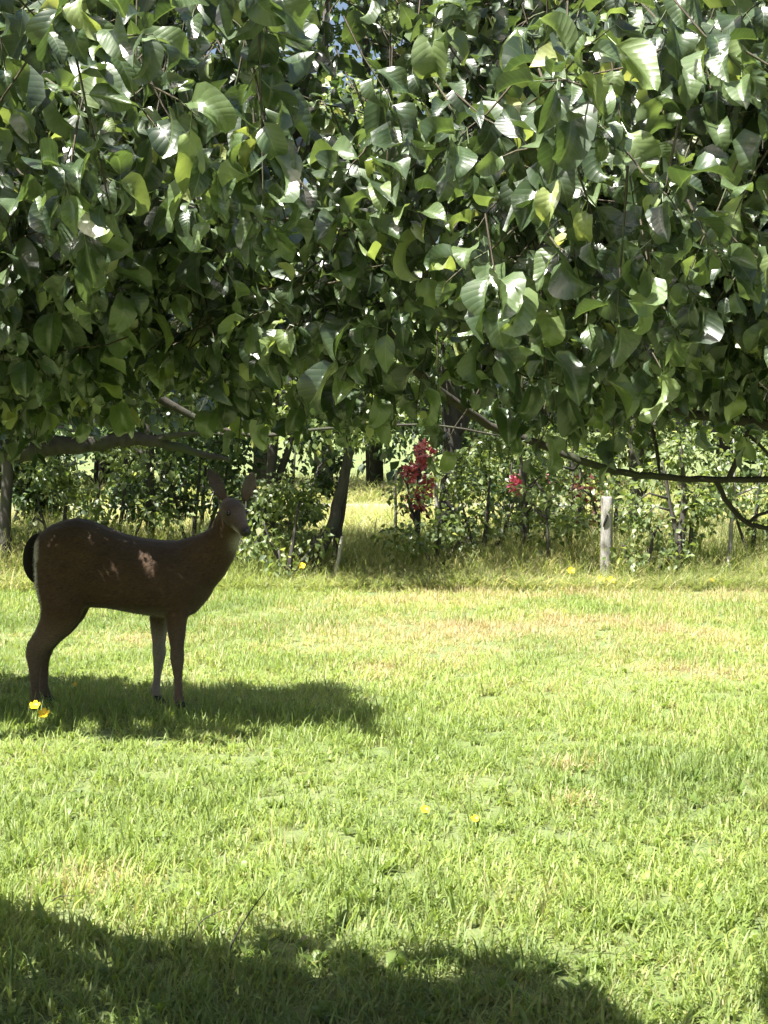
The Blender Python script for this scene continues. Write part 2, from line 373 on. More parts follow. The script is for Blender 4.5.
# ------------------------------------------------------------------ the ground
def build_ground():
    xs = np.concatenate([[-900, -300, -100, -40], np.linspace(-14, 14, 71), [40, 100, 300, 900]])
    ys = np.concatenate([[-300, -60, -15], np.linspace(-4, 40, 111), [60, 120, 300, 900]])
    X, Y = np.meshgrid(xs, ys); Pxy = np.stack([X.ravel(), Y.ravel()], 1)
    Z = (vnoise(Pxy, .9, 5) - .5) * .03 * (np.abs(Pxy[:, 0]) < 13) - .012
    n = len(xs); V = np.concatenate([Pxy, Z[:, None]], 1); F = []
    for j in range(len(ys) - 1):
        for i in range(n - 1): F += [j * n + i, j * n + i + 1, (j + 1) * n + i + 1, (j + 1) * n + i]
    o = obj('ground', make_mesh('ground', V, F, np.arange(0, len(F), 4)), M_ground)
    tag(o, 'flat ground of turf soil under the lawn and meadow', 'ground', kind='structure')
build_ground()
def build_track():
    mb = MB(); xs = np.linspace(-30, 30, 41); e = (vnoise(np.stack([xs, xs * 0], 1), .4, 6) - .5) * .8
    V = [(x, 26.2 + d, .012) for x, d in zip(xs, e)] + [(x, 29.6 + d, .012) for x, d in zip(xs, e)]
    mb.add(V, [[i, i + 1, i + 42, i + 41] for i in range(40)])
    tag(mb.build('track', M_gravel), 'pale grey gravel track far beyond the meadow', 'track', kind='structure')
build_track()

# ------------------------------------------------------------------ grass: tuft shapes scattered over the lawn
def tuft(name, n, rad, h0, h1, wid, lean, seed, mat, segs=3, head=False):
    rg = np.random.default_rng(seed); V, F, st, TI, HG = [], [], [], [], []; 
    def face(ix): st.append(len(F)); F.extend(ix)
    for _ in range(n):
        a = rg.random() * 6.283; r = rad * math.sqrt(rg.random()); b = np.array([r * math.cos(a), r * math.sin(a), -.01])
        h = h0 + (h1 - h0) * rg.random() ** 1.3; wd = wid * (.6 + .8 * rg.random()); ba = rg.random() * 6.283; ln = lean * (.2 + rg.random() * 1.1)
        dr = np.array([math.cos(ba), math.sin(ba), 0]); sd = np.array([-dr[1], dr[0], 0]); t_ = rg.random() ; i0 = len(V)
        th = .15 * rg.random(); p = b.copy(); sg = h / segs
        for k in range(segs + 1):
            q = k / segs; ww = wd * (1 - q ** 2.2) * .5
            if k < segs: V += [p - sd * ww, p + sd * ww]; TI += [t_, t_]; HG += [q, q]
            else: V.append(p.copy()); TI.append(t_); HG.append(1)
            th += ln / segs * (1 + q); p = p + (dr * math.sin(th) + np.array([0, 0, 1]) * math.cos(th)) * sg
        for k in range(segs - 1): face([i0 + 2 * k, i0 + 2 * k + 1, i0 + 2 * k + 3, i0 + 2 * k + 2])
        e = i0 + 2 * (segs - 1); face([e, e + 1, e + 2])
        if head and rg.random() < .3:                                  # a seed head
            for _k in range(5):
                c = V[i0 + 2 * segs] + np.array([0, 0, -.012 * _k]) ; j = len(V); s_ = np.array([math.cos(_k * 2.4), math.sin(_k * 2.4), .5]) * .009
                V += [c, c + s_, c + s_ * 1.2 + np.array([0, 0, .012])]; TI += [0.0] * 3; HG += [1] * 3; face([j, j + 1, j + 2])
    me = make_mesh(name, np.array(V), F, st, attrs={'tint': TI, 'hgt': HG}); me.materials.append(mat)
    return bpy.data.objects.new(name, me)
def weed(name, n, ln, wd, seed, mat):
    rg = np.random.default_rng(seed); V, F, st, TI, HG = [], [], [], [], []
    for k in range(n):
        a = k * 2.4 + rg.random() * .6; el = .25 + rg.random() * .8; L_ = ln * (.6 + .6 * rg.random()); d = np.array([math.cos(a), math.sin(a), 0]); s = np.array([-d[1], d[0], 0]); i0 = len(V); t_ = rg.random()
        for q, wq, dz in ((0, .15, 0), (.35, .75, .02), (.65, 1, 0), (.88, .7, -.06), (1.0, .08, -.1)):
            c = d * L_ * q * math.cos(el) + np.array([0, 0, L_ * (q * math.sin(el) + dz * 2 * q)])
            V += [c - s * wd * wq * .5, c + s * wd * wq * .5]; TI += [t_] * 2; HG += [q + .3] * 2
        for j in range(4): st.append(len(F)); F += [i0 + 2 * j, i0 + 2 * j + 1, i0 + 2 * j + 3, i0 + 2 * j + 2]
    me = make_mesh(name, np.array(V), F, st, attrs={'tint': TI, 'hgt': HG}); me.materials.append(mat)
    return bpy.data.objects.new(name, me)

def scatter(name, protos, P, rot, scl, idx, attrs, label, cat):
    c = bpy.data.collections.new(name + '_shapes')
    for o in protos: c.objects.link(o)
    me = bpy.data.meshes.new(name); me.vertices.add(len(P)); me.vertices.foreach_set('co', np.asarray(P, np.float32).ravel())
    a = me.attributes.new('rot', 'FLOAT_VECTOR', 'POINT'); a.data.foreach_set('vector', np.asarray(rot, np.float32).ravel())
    a = me.attributes.new('scl', 'FLOAT_VECTOR', 'POINT'); a.data.foreach_set('vector', np.asarray(scl, np.float32).ravel())
    a = me.attributes.new('idx', 'INT', 'POINT'); a.data.foreach_set('value', np.asarray(idx, np.int32))
    for k, v in attrs.items():
        a = me.attributes.new(k, 'FLOAT', 'POINT'); a.data.foreach_set('value', np.asarray(v, np.float32))
    o = obj(name, me, None)
    g = bpy.data.node_groups.new(name, 'GeometryNodeTree')
    g.interface.new_socket('Geometry', in_out='INPUT', socket_type='NodeSocketGeometry'); g.interface.new_socket('Geometry', in_out='OUTPUT', socket_type='NodeSocketGeometry')
    gi = g.nodes.new('NodeGroupInput'); go = g.nodes.new('NodeGroupOutput'); ip = g.nodes.new('GeometryNodeInstanceOnPoints'); ci = g.nodes.new('GeometryNodeCollectionInfo')
    ci.inputs['Collection'].default_value = c; ci.inputs['Separate Children'].default_value = True; ci.inputs['Reset Children'].default_value = True
    def na(n_, t):
        x = g.nodes.new('GeometryNodeInputNamedAttribute'); x.data_type = t; x.inputs['Name'].default_value = n_; return x.outputs['Attribute']
    L = g.links.new
    e2r = g.nodes.new('FunctionNodeEulerToRotation'); L(na('rot', 'FLOAT_VECTOR'), e2r.inputs[0])
    L(gi.outputs[0], ip.inputs['Points']); L(ci.outputs[0], ip.inputs['Instance']); ip.inputs['Pick Instance'].default_value = True
    L(na('idx', 'INT'), ip.inputs['Instance Index']); L(e2r.outputs[0], ip.inputs['Rotation']); L(na('scl', 'FLOAT_VECTOR'), ip.inputs['Scale']); L(ip.outputs[0], go.inputs[0])
    md = o.modifiers.new('scatter', 'NODES'); md.node_group = g
    tag(o, label, cat, kind='stuff')
    return o

def lawn_fields(P):
    """dryness and greenness of the lawn: straw-coloured towards the hedge and in patches, greener near the deer"""
    Y = P[:, 1]; x = CX + P[:, 0] / np.maximum(Y, .5) * FPX
    n1 = vnoise(P[:, :2], .8, 11); n2 = vnoise(P[:, :2], 2.7, 12); n3 = .6 * vnoise(P[:, :2] * np.array([.7, 1.2]), 1.0, 13) + .4 * vnoise(P[:, :2], 3.1, 14)
    dry = .06 + .22 * np.clip((n2 - .45) * 3, 0, 1) + .66 * np.clip((Y - 7.6) / 3.5, 0, 1) * np.clip((n3 - .25) * 2.6, 0, 1) * np.clip((P[:, 0] + 1.6) / 2.0, .4, 1)
    dry += .25 * np.exp(-((P[:, 0] - 1.1) / 1.2) ** 2 - ((Y - 10.5) / 1.4) ** 2)
    for px, py, r in ((570, 765, .16), (370, 668, .14), (575, 800, .1), (690, 672, .25), (150, 640, .3), (90, 880, .16)):
        gy = CAMZ * FPX / (py - HY); g_ = np.array([gx(px, gy), gy]); d2 = ((P[:, :2] - g_) ** 2).sum(1)
        dry += .6 * np.exp(-d2 / r ** 2)
    hue = np.clip(.62 + (n1 - .5) * 1.0 + (n2 - .5) * .5, 0, 1)
    return np.clip(dry, 0, 1), hue

def build_lawn():
    rg = np.random.default_rng(21); pts = []
    for y0, y1, dens in ((1.6, 5.2, 330), (5.2, 8, 260), (8, 11, 200), (11, 14.1, 170)):
        xm = lambda y: .25 * y + 1.3
        wmax = xm(y1); n = int((y1 - y0) * 2 * wmax * dens); p = np.stack([rg.uniform(-wmax, wmax, n), rg.uniform(y0, y1, n)], 1)
        p = p[np.abs(p[:, 0]) < .25 * p[:, 1] + 1.3]; pts.append(p)
    P = np.concatenate(pts); P = np.concatenate([P, np.full((len(P), 1), -.006)], 1); n = len(P)
    dry, hue = lawn_fields(P)
    idx = rg.integers(0, 6, n); wd = rg.random(n) < .07 * (1 - dry) * np.clip(1.3 - P[:, 1] / 12, .2, 1); idx[wd] = rg.integers(6, 9, int(wd.sum()))
    hs = .62 + .75 * vnoise(P[:, :2], 1.7, 31) ** 1.5 + .25 * rg.random(n); hs *= 1 + .35 * np.exp(-((P[:, 1] - 7.8) / .35) ** 2) * (P[:, 0] < -.4); hs *= np.interp(P[:, 1], [0, 6, 10, 14], [1, .95, .85, .95])
    sc = np.stack([np.full(n, 1.0), np.full(n, 1.0), hs], 1) * (.9 + .3 * rg.random((n, 1)))
    rot = np.stack([(rg.random(n) - .5) * .35, (rg.random(n) - .5) * .35, rg.random(n) * 6.283], 1)
    protos = [tuft('a_tuft_%d' % k, 22, .055, .03, .10, .0057, 1.25, 40 + k, M_lawn) for k in range(6)] + [weed('b_weed_%d' % k, 9, .05, .017, 60 + k, M_weed) for k in range(3)]
    scatter('lawn_grass', protos, P, rot, sc, idx, {'dry': dry, 'hue': hue}, 'sunlit green lawn grass with straw coloured patches', 'grass')
build_lawn()

def build_meadow():
    rg = np.random.default_rng(22)
    n = 6500; p = np.stack([rg.uniform(-6.5, 6.5, n), 13.75 + 2.8 * rg.random(n) ** 1.2], 1)
    n2 = 9000; y = 16 + 26 * rg.random(n2) ** 1.3; q = np.stack([rg.uniform(-1, 1, n2) * (.27 * y + 3), y], 1)
    q = q[(q[:, 1] < 25.4) | (q[:, 1] > 30.2)]; P = np.concatenate([p, q]); P = np.concatenate([P, np.full((len(P), 1), -.01)], 1); n = len(P)
    near = np.arange(n) < len(p)
    dry = np.clip(.18 + .5 * (vnoise(P[:, :2], .7, 51) - .3) + .15 * (~near), 0, 1); hue = np.clip(.55 + (vnoise(P[:, :2], .9, 52) - .5) * 1.3, 0, 1)
    front = np.clip((P[:, 1] - 13.75) / .9, .32, 1)
    h = np.where(near, (.68 + .85 * vnoise(P[:, :2], 1.2, 53)) * front, .6 + .4 * rg.random(n))
    wsc = np.where(near, 1.0, 1.9)
    sc = np.stack([wsc, wsc, h], 1); rot = np.stack([(rg.random(n) - .5) * .4, (rg.random(n) - .5) * .4, rg.random(n) * 6.283], 1)
    protos = [tuft('a_tall_%d' % k, 22, .10, .16, .52, .0085, .9, 80 + k, M_tall, 4, head=True) for k in range(5)]
    scatter('meadow_grass', protos, P, rot, sc, rg.integers(0, 5, n), {'dry': dry, 'hue': hue}, 'tall unmown grass along and beyond the fence line', 'grass')
build_meadow()

# ------------------------------------------------------------------ the apple tree the picture is taken under
def build_apple_tree():
    base = np.array([-3.4, 5.0, 0.0])
    root = empty('apple_tree', base, 'old apple tree with low leafy boughs hanging over the top of the view', 'tree')
    def limb(name, pts, sides=9, wob=.06, n=6):
        Q = smooth_path(pts, n); mb = MB(); rg = np.random.default_rng(len(pts) * 7 + int(abs(pts[0][0]) * 100))
        Q[1:-1, :3] += (rg.random((len(Q) - 2, 3)) - .5) * Q[1:-1, 3:4] * .5
        mb.tube(Q[:, :3], np.maximum(Q[:, 3], .002), sides, wob); mb.build(name, M_bark, root, origin=base); return Q
    def px(x, y, Y, r): return (*at(x, y, Y), r)
    skel = []
    limb('trunk', [(-3.42, 5.05, -.05, .24), (-3.4, 5, .1, .19), (-3.36, 4.97, .7, .16), (-3.25, 4.92, 1.2, .15), (-3.15, 4.85, 1.6, .13)], 14, .05)
    skel.append(limb('bough', [(-3.2, 4.88, 1.4, .11), (-2.4, 4.3, 1.85, .085), (-1.3, 3.2, 2.28, .06), (-.3, 2.75, 2.32, .045), (.6, 2.55, 2.36, .03), (1.6, 2.5, 2.25, .018)]))
    skel.append(limb('bough', [(-3.22, 4.9, 1.3, .1), (-3.0, 5.8, 1.46, .085), (-2.5, 6.6, 1.38, .065), px(0, 449, 6.95, .048), px(60, 446, 7.0, .042), px(110, 441, 7.05, .034), px(150, 440, 7.05, .027), px(190, 451, 7.1, .018), px(228, 460, 7.15, .009)]))
    skel.append(limb('bough', [(-3.05, 5.6, 1.45, .07), (-2.6, 6.5, 2.1, .06), (-1.9, 7.1, 2.5, .045), (-1.0, 7.3, 2.6, .02)]))
    skel.append(limb('bough', [(-3.15, 4.85, 1.6, .1), (-2.9, 4.4, 2.3, .08), (-2.2, 3.4, 2.7, .06), (-1.2, 2.6, 2.75, .04), (-.2, 2.2, 2.6, .02)]))
    skel.append(limb('bough', [(-3.15, 4.85, 1.6, .1), (-3.3, 5.3, 2.5, .07), (-3.4, 5.6, 3.3, .03)]))
    # lower branches that show under the leaves
    skel.append(limb('branch', [(-.3, 2.75, 2.32, .02), px(330, 210, 3.0, .015), px(400, 350, 3.2, .012), px(480, 420, 3.35, .009), px(530, 440, 3.4, .0085), px(590, 464, 3.4, .0078), px(640, 475, 3.4, .0074), px(700, 479, 3.4, .007), px(768, 480, 3.4, .0066), px(870, 474, 3.4, .007), px(960, 480, 3.4, .003)], 8))
    skel.append(limb('branch', [(.1, 2.66, 2.34, .02), px(460, 240, 3.1, .014), px(530, 366, 3.55, .012), px(600, 394, 3.6, .011), px(680, 412, 3.6, .0105), px(768, 425, 3.6, .013), px(880, 436, 3.6, .008), px(990, 430, 3.6, .003)], 8))
    skel.append(limb('branch', [px(728, 479, 3.4, .0065), px(738, 458, 3.4, .006), px(746, 436, 3.4, .0052), px(762, 405, 3.4, .0042), px(785, 365, 3.4, .002)], 6))
    skel.append(limb('branch', [px(716, 480, 3.4, .006), px(728, 503, 3.39, .0055), px(746, 522, 3.38, .0055), px(768, 529, 3.38, .0048), px(800, 540, 3.38, .002)], 6))
    skel.append(limb('branch', [px(745, 432, 3.4, .004), px(757, 442, 3.4, .004), px(772, 458, 3.4, .003)], 6))
    skel.append(limb('branch', [px(748, 523, 3.38, .004), px(760, 514, 3.37, .004), px(775, 512, 3.37, .003)], 6))
    skel.append(limb('branch', [(-1.3, 3.2, 2.28, .02), px(60, 300, 4.0, .018), px(150, 390, 4.1, .013), px(240, 434, 4.15, .006), px(330, 428, 4.2, .0042), px(430, 425, 4.2, .003), px(500, 436, 4.2, .002)], 7))
    skel.append(limb('branch', [px(640, 403, 3.6, .006), px(655, 440, 3.55, .005), px(660, 480, 3.5, .003)], 6))
    skel.append(limb('branch', [px(150, 440, 7.05, .02), px(200, 433, 7.0, .010), px(250, 436, 6.9, .006), px(290, 430, 6.9, .002)], 6))
    K = np.concatenate([q[:, :3] for q in skel]); 
    # ---- twigs with leaves, spread through the crown
    rg = np.random.default_rng(5)
    def sample(box, dens):
        b = np.array(box); n = int(np.prod(b[:, 1] - b[:, 0]) * dens); return b[:, 0] + rg.random((n, 3)) * (b[:, 1] - b[:, 0])
    A = sample(((-3.0, 2.1), (1.75, 4.7), (1.28, 3.3)), 800)
    xpx = CX + A[:, 0] / A[:, 1] * FPX
    low = HY - np.interp(xpx, [-100, 0, 120, 230, 330, 420, 520, 640, 770, 900], [438, 434, 408, 378, 436, 462, 450, 424, 424, 424]) 
    zl = CAMZ + low / FPX * A[:, 1] + (vnoise(A, 3.0, 8) - .35) * .16 + np.clip(2.7 - A[:, 1], 0, 2) * .24
    zt = np.interp(A[:, 1], [1.7, 2.2, 2.7, 3.2, 4.7], [1.94, 2.1, 2.42, 2.9, 3.1]) + (vnoise(A[:, :2], 1.9, 9) - .5) * .55
    keep = (A[:, 2] > zl + .05) & (A[:, 2] < zt) & (np.linalg.norm(A - np.array([0, 0, CAMZ]), axis=1) > 1.85)
    keep &= vnoise(A, 3.0, 17) > np.interp(A[:, 1], [2.2, 2.7, 3.3], [.50, .40, .12])
    keep &= (rg.random(len(A)) < .6) | ((A[:, 0] > -1.9) & (A[:, 0] < 1.5) & (A[:, 2] < 2.6))
    A = A[keep]
    A2 = sample(((-1.2, 1.2), (2.2, 3.5), (1.42, 2.4)), 500)
    xp2 = CX + A2[:, 0] / A2[:, 1] * FPX; yp2 = HY - (A2[:, 2] - CAMZ) / A2[:, 1] * FPX
    A2 = A2[(yp2 < 400 - 45 * ((xp2 > 130) & (xp2 < 310)) + 40 * (vnoise(A2, 3.0, 28) - .5)) & (A2[:, 2] < np.where(A2[:, 1] > 2.5, 2.4, 2.0)) & (A2[:, 2] > 1.42 + np.clip(2.7 - A2[:, 1], 0, 2) * .24)]
    A3 = sample(((-.75, .55), (2.25, 3.1), (1.72, 2.5)), 800); A = np.concatenate([A, A2, A3[A3[:, 2] < 1.35 + .4 * A3[:, 1] - .1]])
    B = sample(((-4.3, .2), (5.7, 8.9), (1.36, 3.3)), 230)
    keep = (B[:, 2] > 1.42 + (vnoise(B, 2.6, 18) - .5) * .25) & (B[:, 2] < 3.1 + (vnoise(B[:, :2], 1.2, 19) - .5) * .6) 
    B = B[keep]
    B = np.concatenate([B, sample(((-3.5, -.75), (6.3, 8.3), (1.46, 2.9)), 560)])
    C = sample(((-4.6, -2.2), (3.6, 6.2), (1.9, 3.7)), 90)
    E = sample(((-3.2, 2.2), (-1.6, .8), (2.3, 3.2)), 120)  # unseen crown above and behind the camera, added to deepen the near shade
    T = np.concatenate([A, B, C, E]); nT = len(T)
    # direction of a twig: away from the nearest bough, spreading and a little drooping
    near_i = np.empty(nT, int)
    for s in range(0, nT, 2000): near_i[s:s + 2000] = ((T[s:s + 2000, None] - K[None]) ** 2).sum(2).argmin(1)
    out = nrm(T - K[near_i]); td = nrm(out * .6 + nrm(rg.normal(size=(nT, 3))) * .8 + np.array([.1, -.12, -.1]))
    tl = rg.uniform(.04, .13, nT); nl = rg.integers(7, 13, nT)
    ti = np.repeat(np.arange(nT), nl); n = len(ti)
    k_in = np.concatenate([np.arange(c) for c in nl]); frac = (k_in + .6) / np.repeat(nl, nl)
    P = T[ti] + td[ti] * (tl[ti] * frac)[:, None] + np.array([0, 0, -1]) * (.25 * tl[ti] * frac ** 2)[:, None]
    az = k_in * 2.399 + rg.random(n) * .8 + np.repeat(rg.random(nT) * 6.28, nl)
    a1 = nrm(np.cross(td, np.array([.13, .2, 1.0]))); a2 = np.cross(td, a1)
    rad = a1[ti] * np.cos(az)[:, None] + a2[ti] * np.sin(az)[:, None]
    D = nrm(rad * .9 + td[ti] * .55 + np.array([0, 0, -1]) * rg.uniform(-.25, 1.0, n)[:, None] + rg.normal(size=(n, 3)) * .18)
    Nn = nrm(np.array([-.12, -.25, 1.0]) + rad * .4 + rg.normal(size=(n, 3)) * .55)
    Nn = nrm(Nn - D * (Nn * D).sum(1, keepdims=True))
    size = np.clip(rg.normal(.047, .0155, n), .02, .072) * np.where(T[ti, 1] < 2.35, 1.1, 1) * np.where(frac > .85, .75, 1)
    P = P + D * (size * .28)[:, None]
    mid = P + D * (size * .5)[:, None]
    ok = ~sunlit_wanted(mid) & ~sunlit_wanted(P + D * size[:, None])
    ok &= np.linalg.norm(mid - np.array([0, 0, CAMZ]), axis=1) > 1.7
    # openings through which the sun reaches the deer's flank
    for x, y, r in ((85, 530, .004), (138, 545, .007), (147, 551, .0), (150, 569, .004), (110, 588, .002), (123, 585, .004), (43, 652, .006), (52, 535, .0), (155, 577, .001)):
        p0 = at(x, y, 7.86); v = mid - p0; tt = (v * SUN).sum(1, keepdims=True); d = np.linalg.norm(v - SUN * tt, axis=1)
        ok &= (d > r + size * .34) | (tt[:, 0] < .2)
    tint = np.clip(.45 + .22 * rg.normal(size=n) + (frac > .85) * .18 + (rg.random(n) < .035) * .45, 0, 1)
    P, D, Nn, size, tint, mid, ti = P[ok], D[ok], Nn[ok], size[ok], tint[ok], mid[ok], ti[ok]
    # ---- the 300 leaves that show largest become single parts: paint discs front to back on a coarse grid
    X = CX + mid[:, 0] / mid[:, 1] * FPX; Yp = HY - (mid[:, 2] - CAMZ) / mid[:, 1] * FPX
    inf = np.where((X > -20) & (X < 788) & (Yp > -20) & (Yp < 560))[0]; order = inf[np.argsort(mid[inf, 1])]
    buf = np.zeros((140, 192), bool); vis = np.zeros(len(P))
    ray = nrm(mid - np.array([0, 0, CAMZ])); face = np.abs((np.cross(nrm(np.cross(D, Nn)), D) * ray).sum(1))
    for i in order:
        r = size[i] * FPX / mid[i, 1] / 4 * .36 * math.sqrt(max(face[i], .12)); cx, cy = X[i] / 4, Yp[i] / 4
        x0, x1, y0, y1 = max(int(cx - r), 0), min(int(cx + r) + 1, 192), max(int(cy - r), 0), min(int(cy + r) + 1, 140)
        if x1 <= x0 or y1 <= y0: continue
        s = buf[y0:y1, x0:x1]; vis[i] = (~s).sum(); s[:] = True
    hero = np.argsort(-vis)[:300]; hm = np.zeros(len(P), bool); hm[hero] = True
    shapes = []
    for v, f, uv in HERO:
        flat = [i for q in f for i in q]; st = np.concatenate([[0], np.cumsum([len(q) for q in f])[:-1]])
        me = make_mesh('leaf', v, flat, st, uv); me.materials.append(M_leaf_hero); shapes.append(me)
    Xa = nrm(np.cross(D, Nn)); Za = np.cross(Xa, D)
    for q, i in enumerate(hero):
        o = bpy.data.objects.new('leaf', shapes[q % len(shapes)]); COL.objects.link(o); o.parent = root
        M = Matrix(((Xa[i, 0], D[i, 0], Za[i, 0], P[i, 0] - base[0]), (Xa[i, 1], D[i, 1], Za[i, 1], P[i, 1] - base[1]), (Xa[i, 2], D[i, 2], Za[i, 2], P[i, 2] - base[2]), (0, 0, 0, 1)))
        o.matrix_local = M @ Matrix.Scale(float(size[i]), 4)
    b = ~hm
    far = mid[:, 1] > 5.0
    for sel, shp in ((b & ~far, BULK), (b & far, SMALL)): leaf_mass('foliage', shp, P[sel], D[sel], Nn[sel], size[sel], tint[sel], M_leaf_mass, root, base)
    # ---- twigs, and thin branchlets that tie them to the boughs
    used = np.unique(ti); used = used[(T[used, 1] > 1.2) & (np.abs(T[used, 0]) < .3 * T[used, 1] + .5)]; mb = MB()
    for t in used:
        a = T[t]; d = td[t]; L_ = tl[t]; e = a + d * L_ + np.array([0, 0, -.25 * L_]); m = a + d * L_ * .5 + np.array([0, 0, -.06 * L_])
        k = K[near_i[t]]; g = np.linalg.norm(a - k)
        pts = [a, m, e]; rd = [.0016, .0013, .0009]
        if g < .16: pts = [k, k * .45 + a * .55 + np.array([0, 0, .05 * g])] + pts; rd = [.0026, .002] + rd
        else:
            j = a - d * .05 + np.array([0, 0, .02]); pts = [j] + pts; rd = [.0018] + rd
        mb.tube(pts, rd, 3, 0, cap=False)
    tag(mb.build('twigs', M_twig, root, origin=base), kind='stuff')
    print('apple leaves', len(P), 'twigs', len(used))
build_apple_tree()

# ------------------------------------------------------------------ hedge trees, shrubs and saplings behind the lawn
def leaf_cloud(rg, clumps, n, size, droop=.5):
    """clumps: rows x, y, z, radius"""
    C = np.asarray(clumps, float); wgt = C[:, 3] ** 2.2; ci = rg.choice(len(C), n, p=wgt / wgt.sum())
    d = nrm(rg.normal(size=(n, 3))); r = C[ci, 3] * rg.random(n) ** .45
    P = C[ci, :3] + d * r[:, None] * np.array([1, 1, .75])
    D = nrm(d * .6 + rg.normal(size=(n, 3)) * .6 + np.array([0, 0, -droop])); Nn = nrm(np.array([-.1, -.2, .9]) + rg.normal(size=(n, 3)) * .5)
    Nn = nrm(Nn - D * (Nn * D).sum(1, keepdims=True))
    keep = P[:, 2] > .05
    s = size * np.clip(rg.normal(1, .25, n), .5, 1.6); t = np.clip(.45 + .25 * rg.normal(size=n), 0, 1)
    return P[keep], D[keep], Nn[keep], s[keep], t[keep]

def tree(name, label, cat, base_px, Y, stems, clumps, nleaf, leaf=.07, mat=None, seed=0, group=None, bark=None, crown_name='crown', extra=None):
    """stems: lists of (dx, dy, z, r) from the base; clumps: rows dx, dy, z, r"""
    rg = np.random.default_rng(seed + 900); b = np.array([gx(base_px, Y), Y, 0.0])
    root = empty(name, b, label, cat, group)
    first = True
    for s in stems:
        Q = smooth_path(s, 4); Q[1:-1, :2] += (rg.random((len(Q) - 2, 2)) - .5) * Q[1:-1, 3:4] * .6
        mb = MB(); mb.tube(Q[:, :3], np.maximum(Q[:, 3], .003), 8, .08, seed=seed); mb.build('trunk' if first else 'limb', bark or M_trunk, root); first = False
    if len(clumps):
        P, D, Nn, s, t = leaf_cloud(rg, clumps, nleaf, leaf)
        # branchlets to each clump
        mb = MB(); tips = np.concatenate([smooth_path(q, 4)[:, :3] for q in stems])
        for c in clumps:
            c = np.array(c[:3]); k = tips[((tips - c) ** 2).sum(1).argmin()]; m = (k + c) / 2 + np.array([0, 0, .08])
            mb.tube([k, m, c], [.014, .009, .004], 5, .1)
        tag(mb.build('branchlets', bark or M_trunk, root), kind='stuff')
        leaf_mass(crown_name, TINY, P, D, Nn, s, t, mat or M_hedge, root)
    if extra: extra(root, rg)
    return root
def rc(rg, n, x0, x1, y0, y1, z0, z1, r0, r1):
    return [(rg.uniform(x0, x1), rg.uniform(y0, y1), rg.uniform(z0, z1), rg.uniform(r0, r1)) for _ in range(n)]

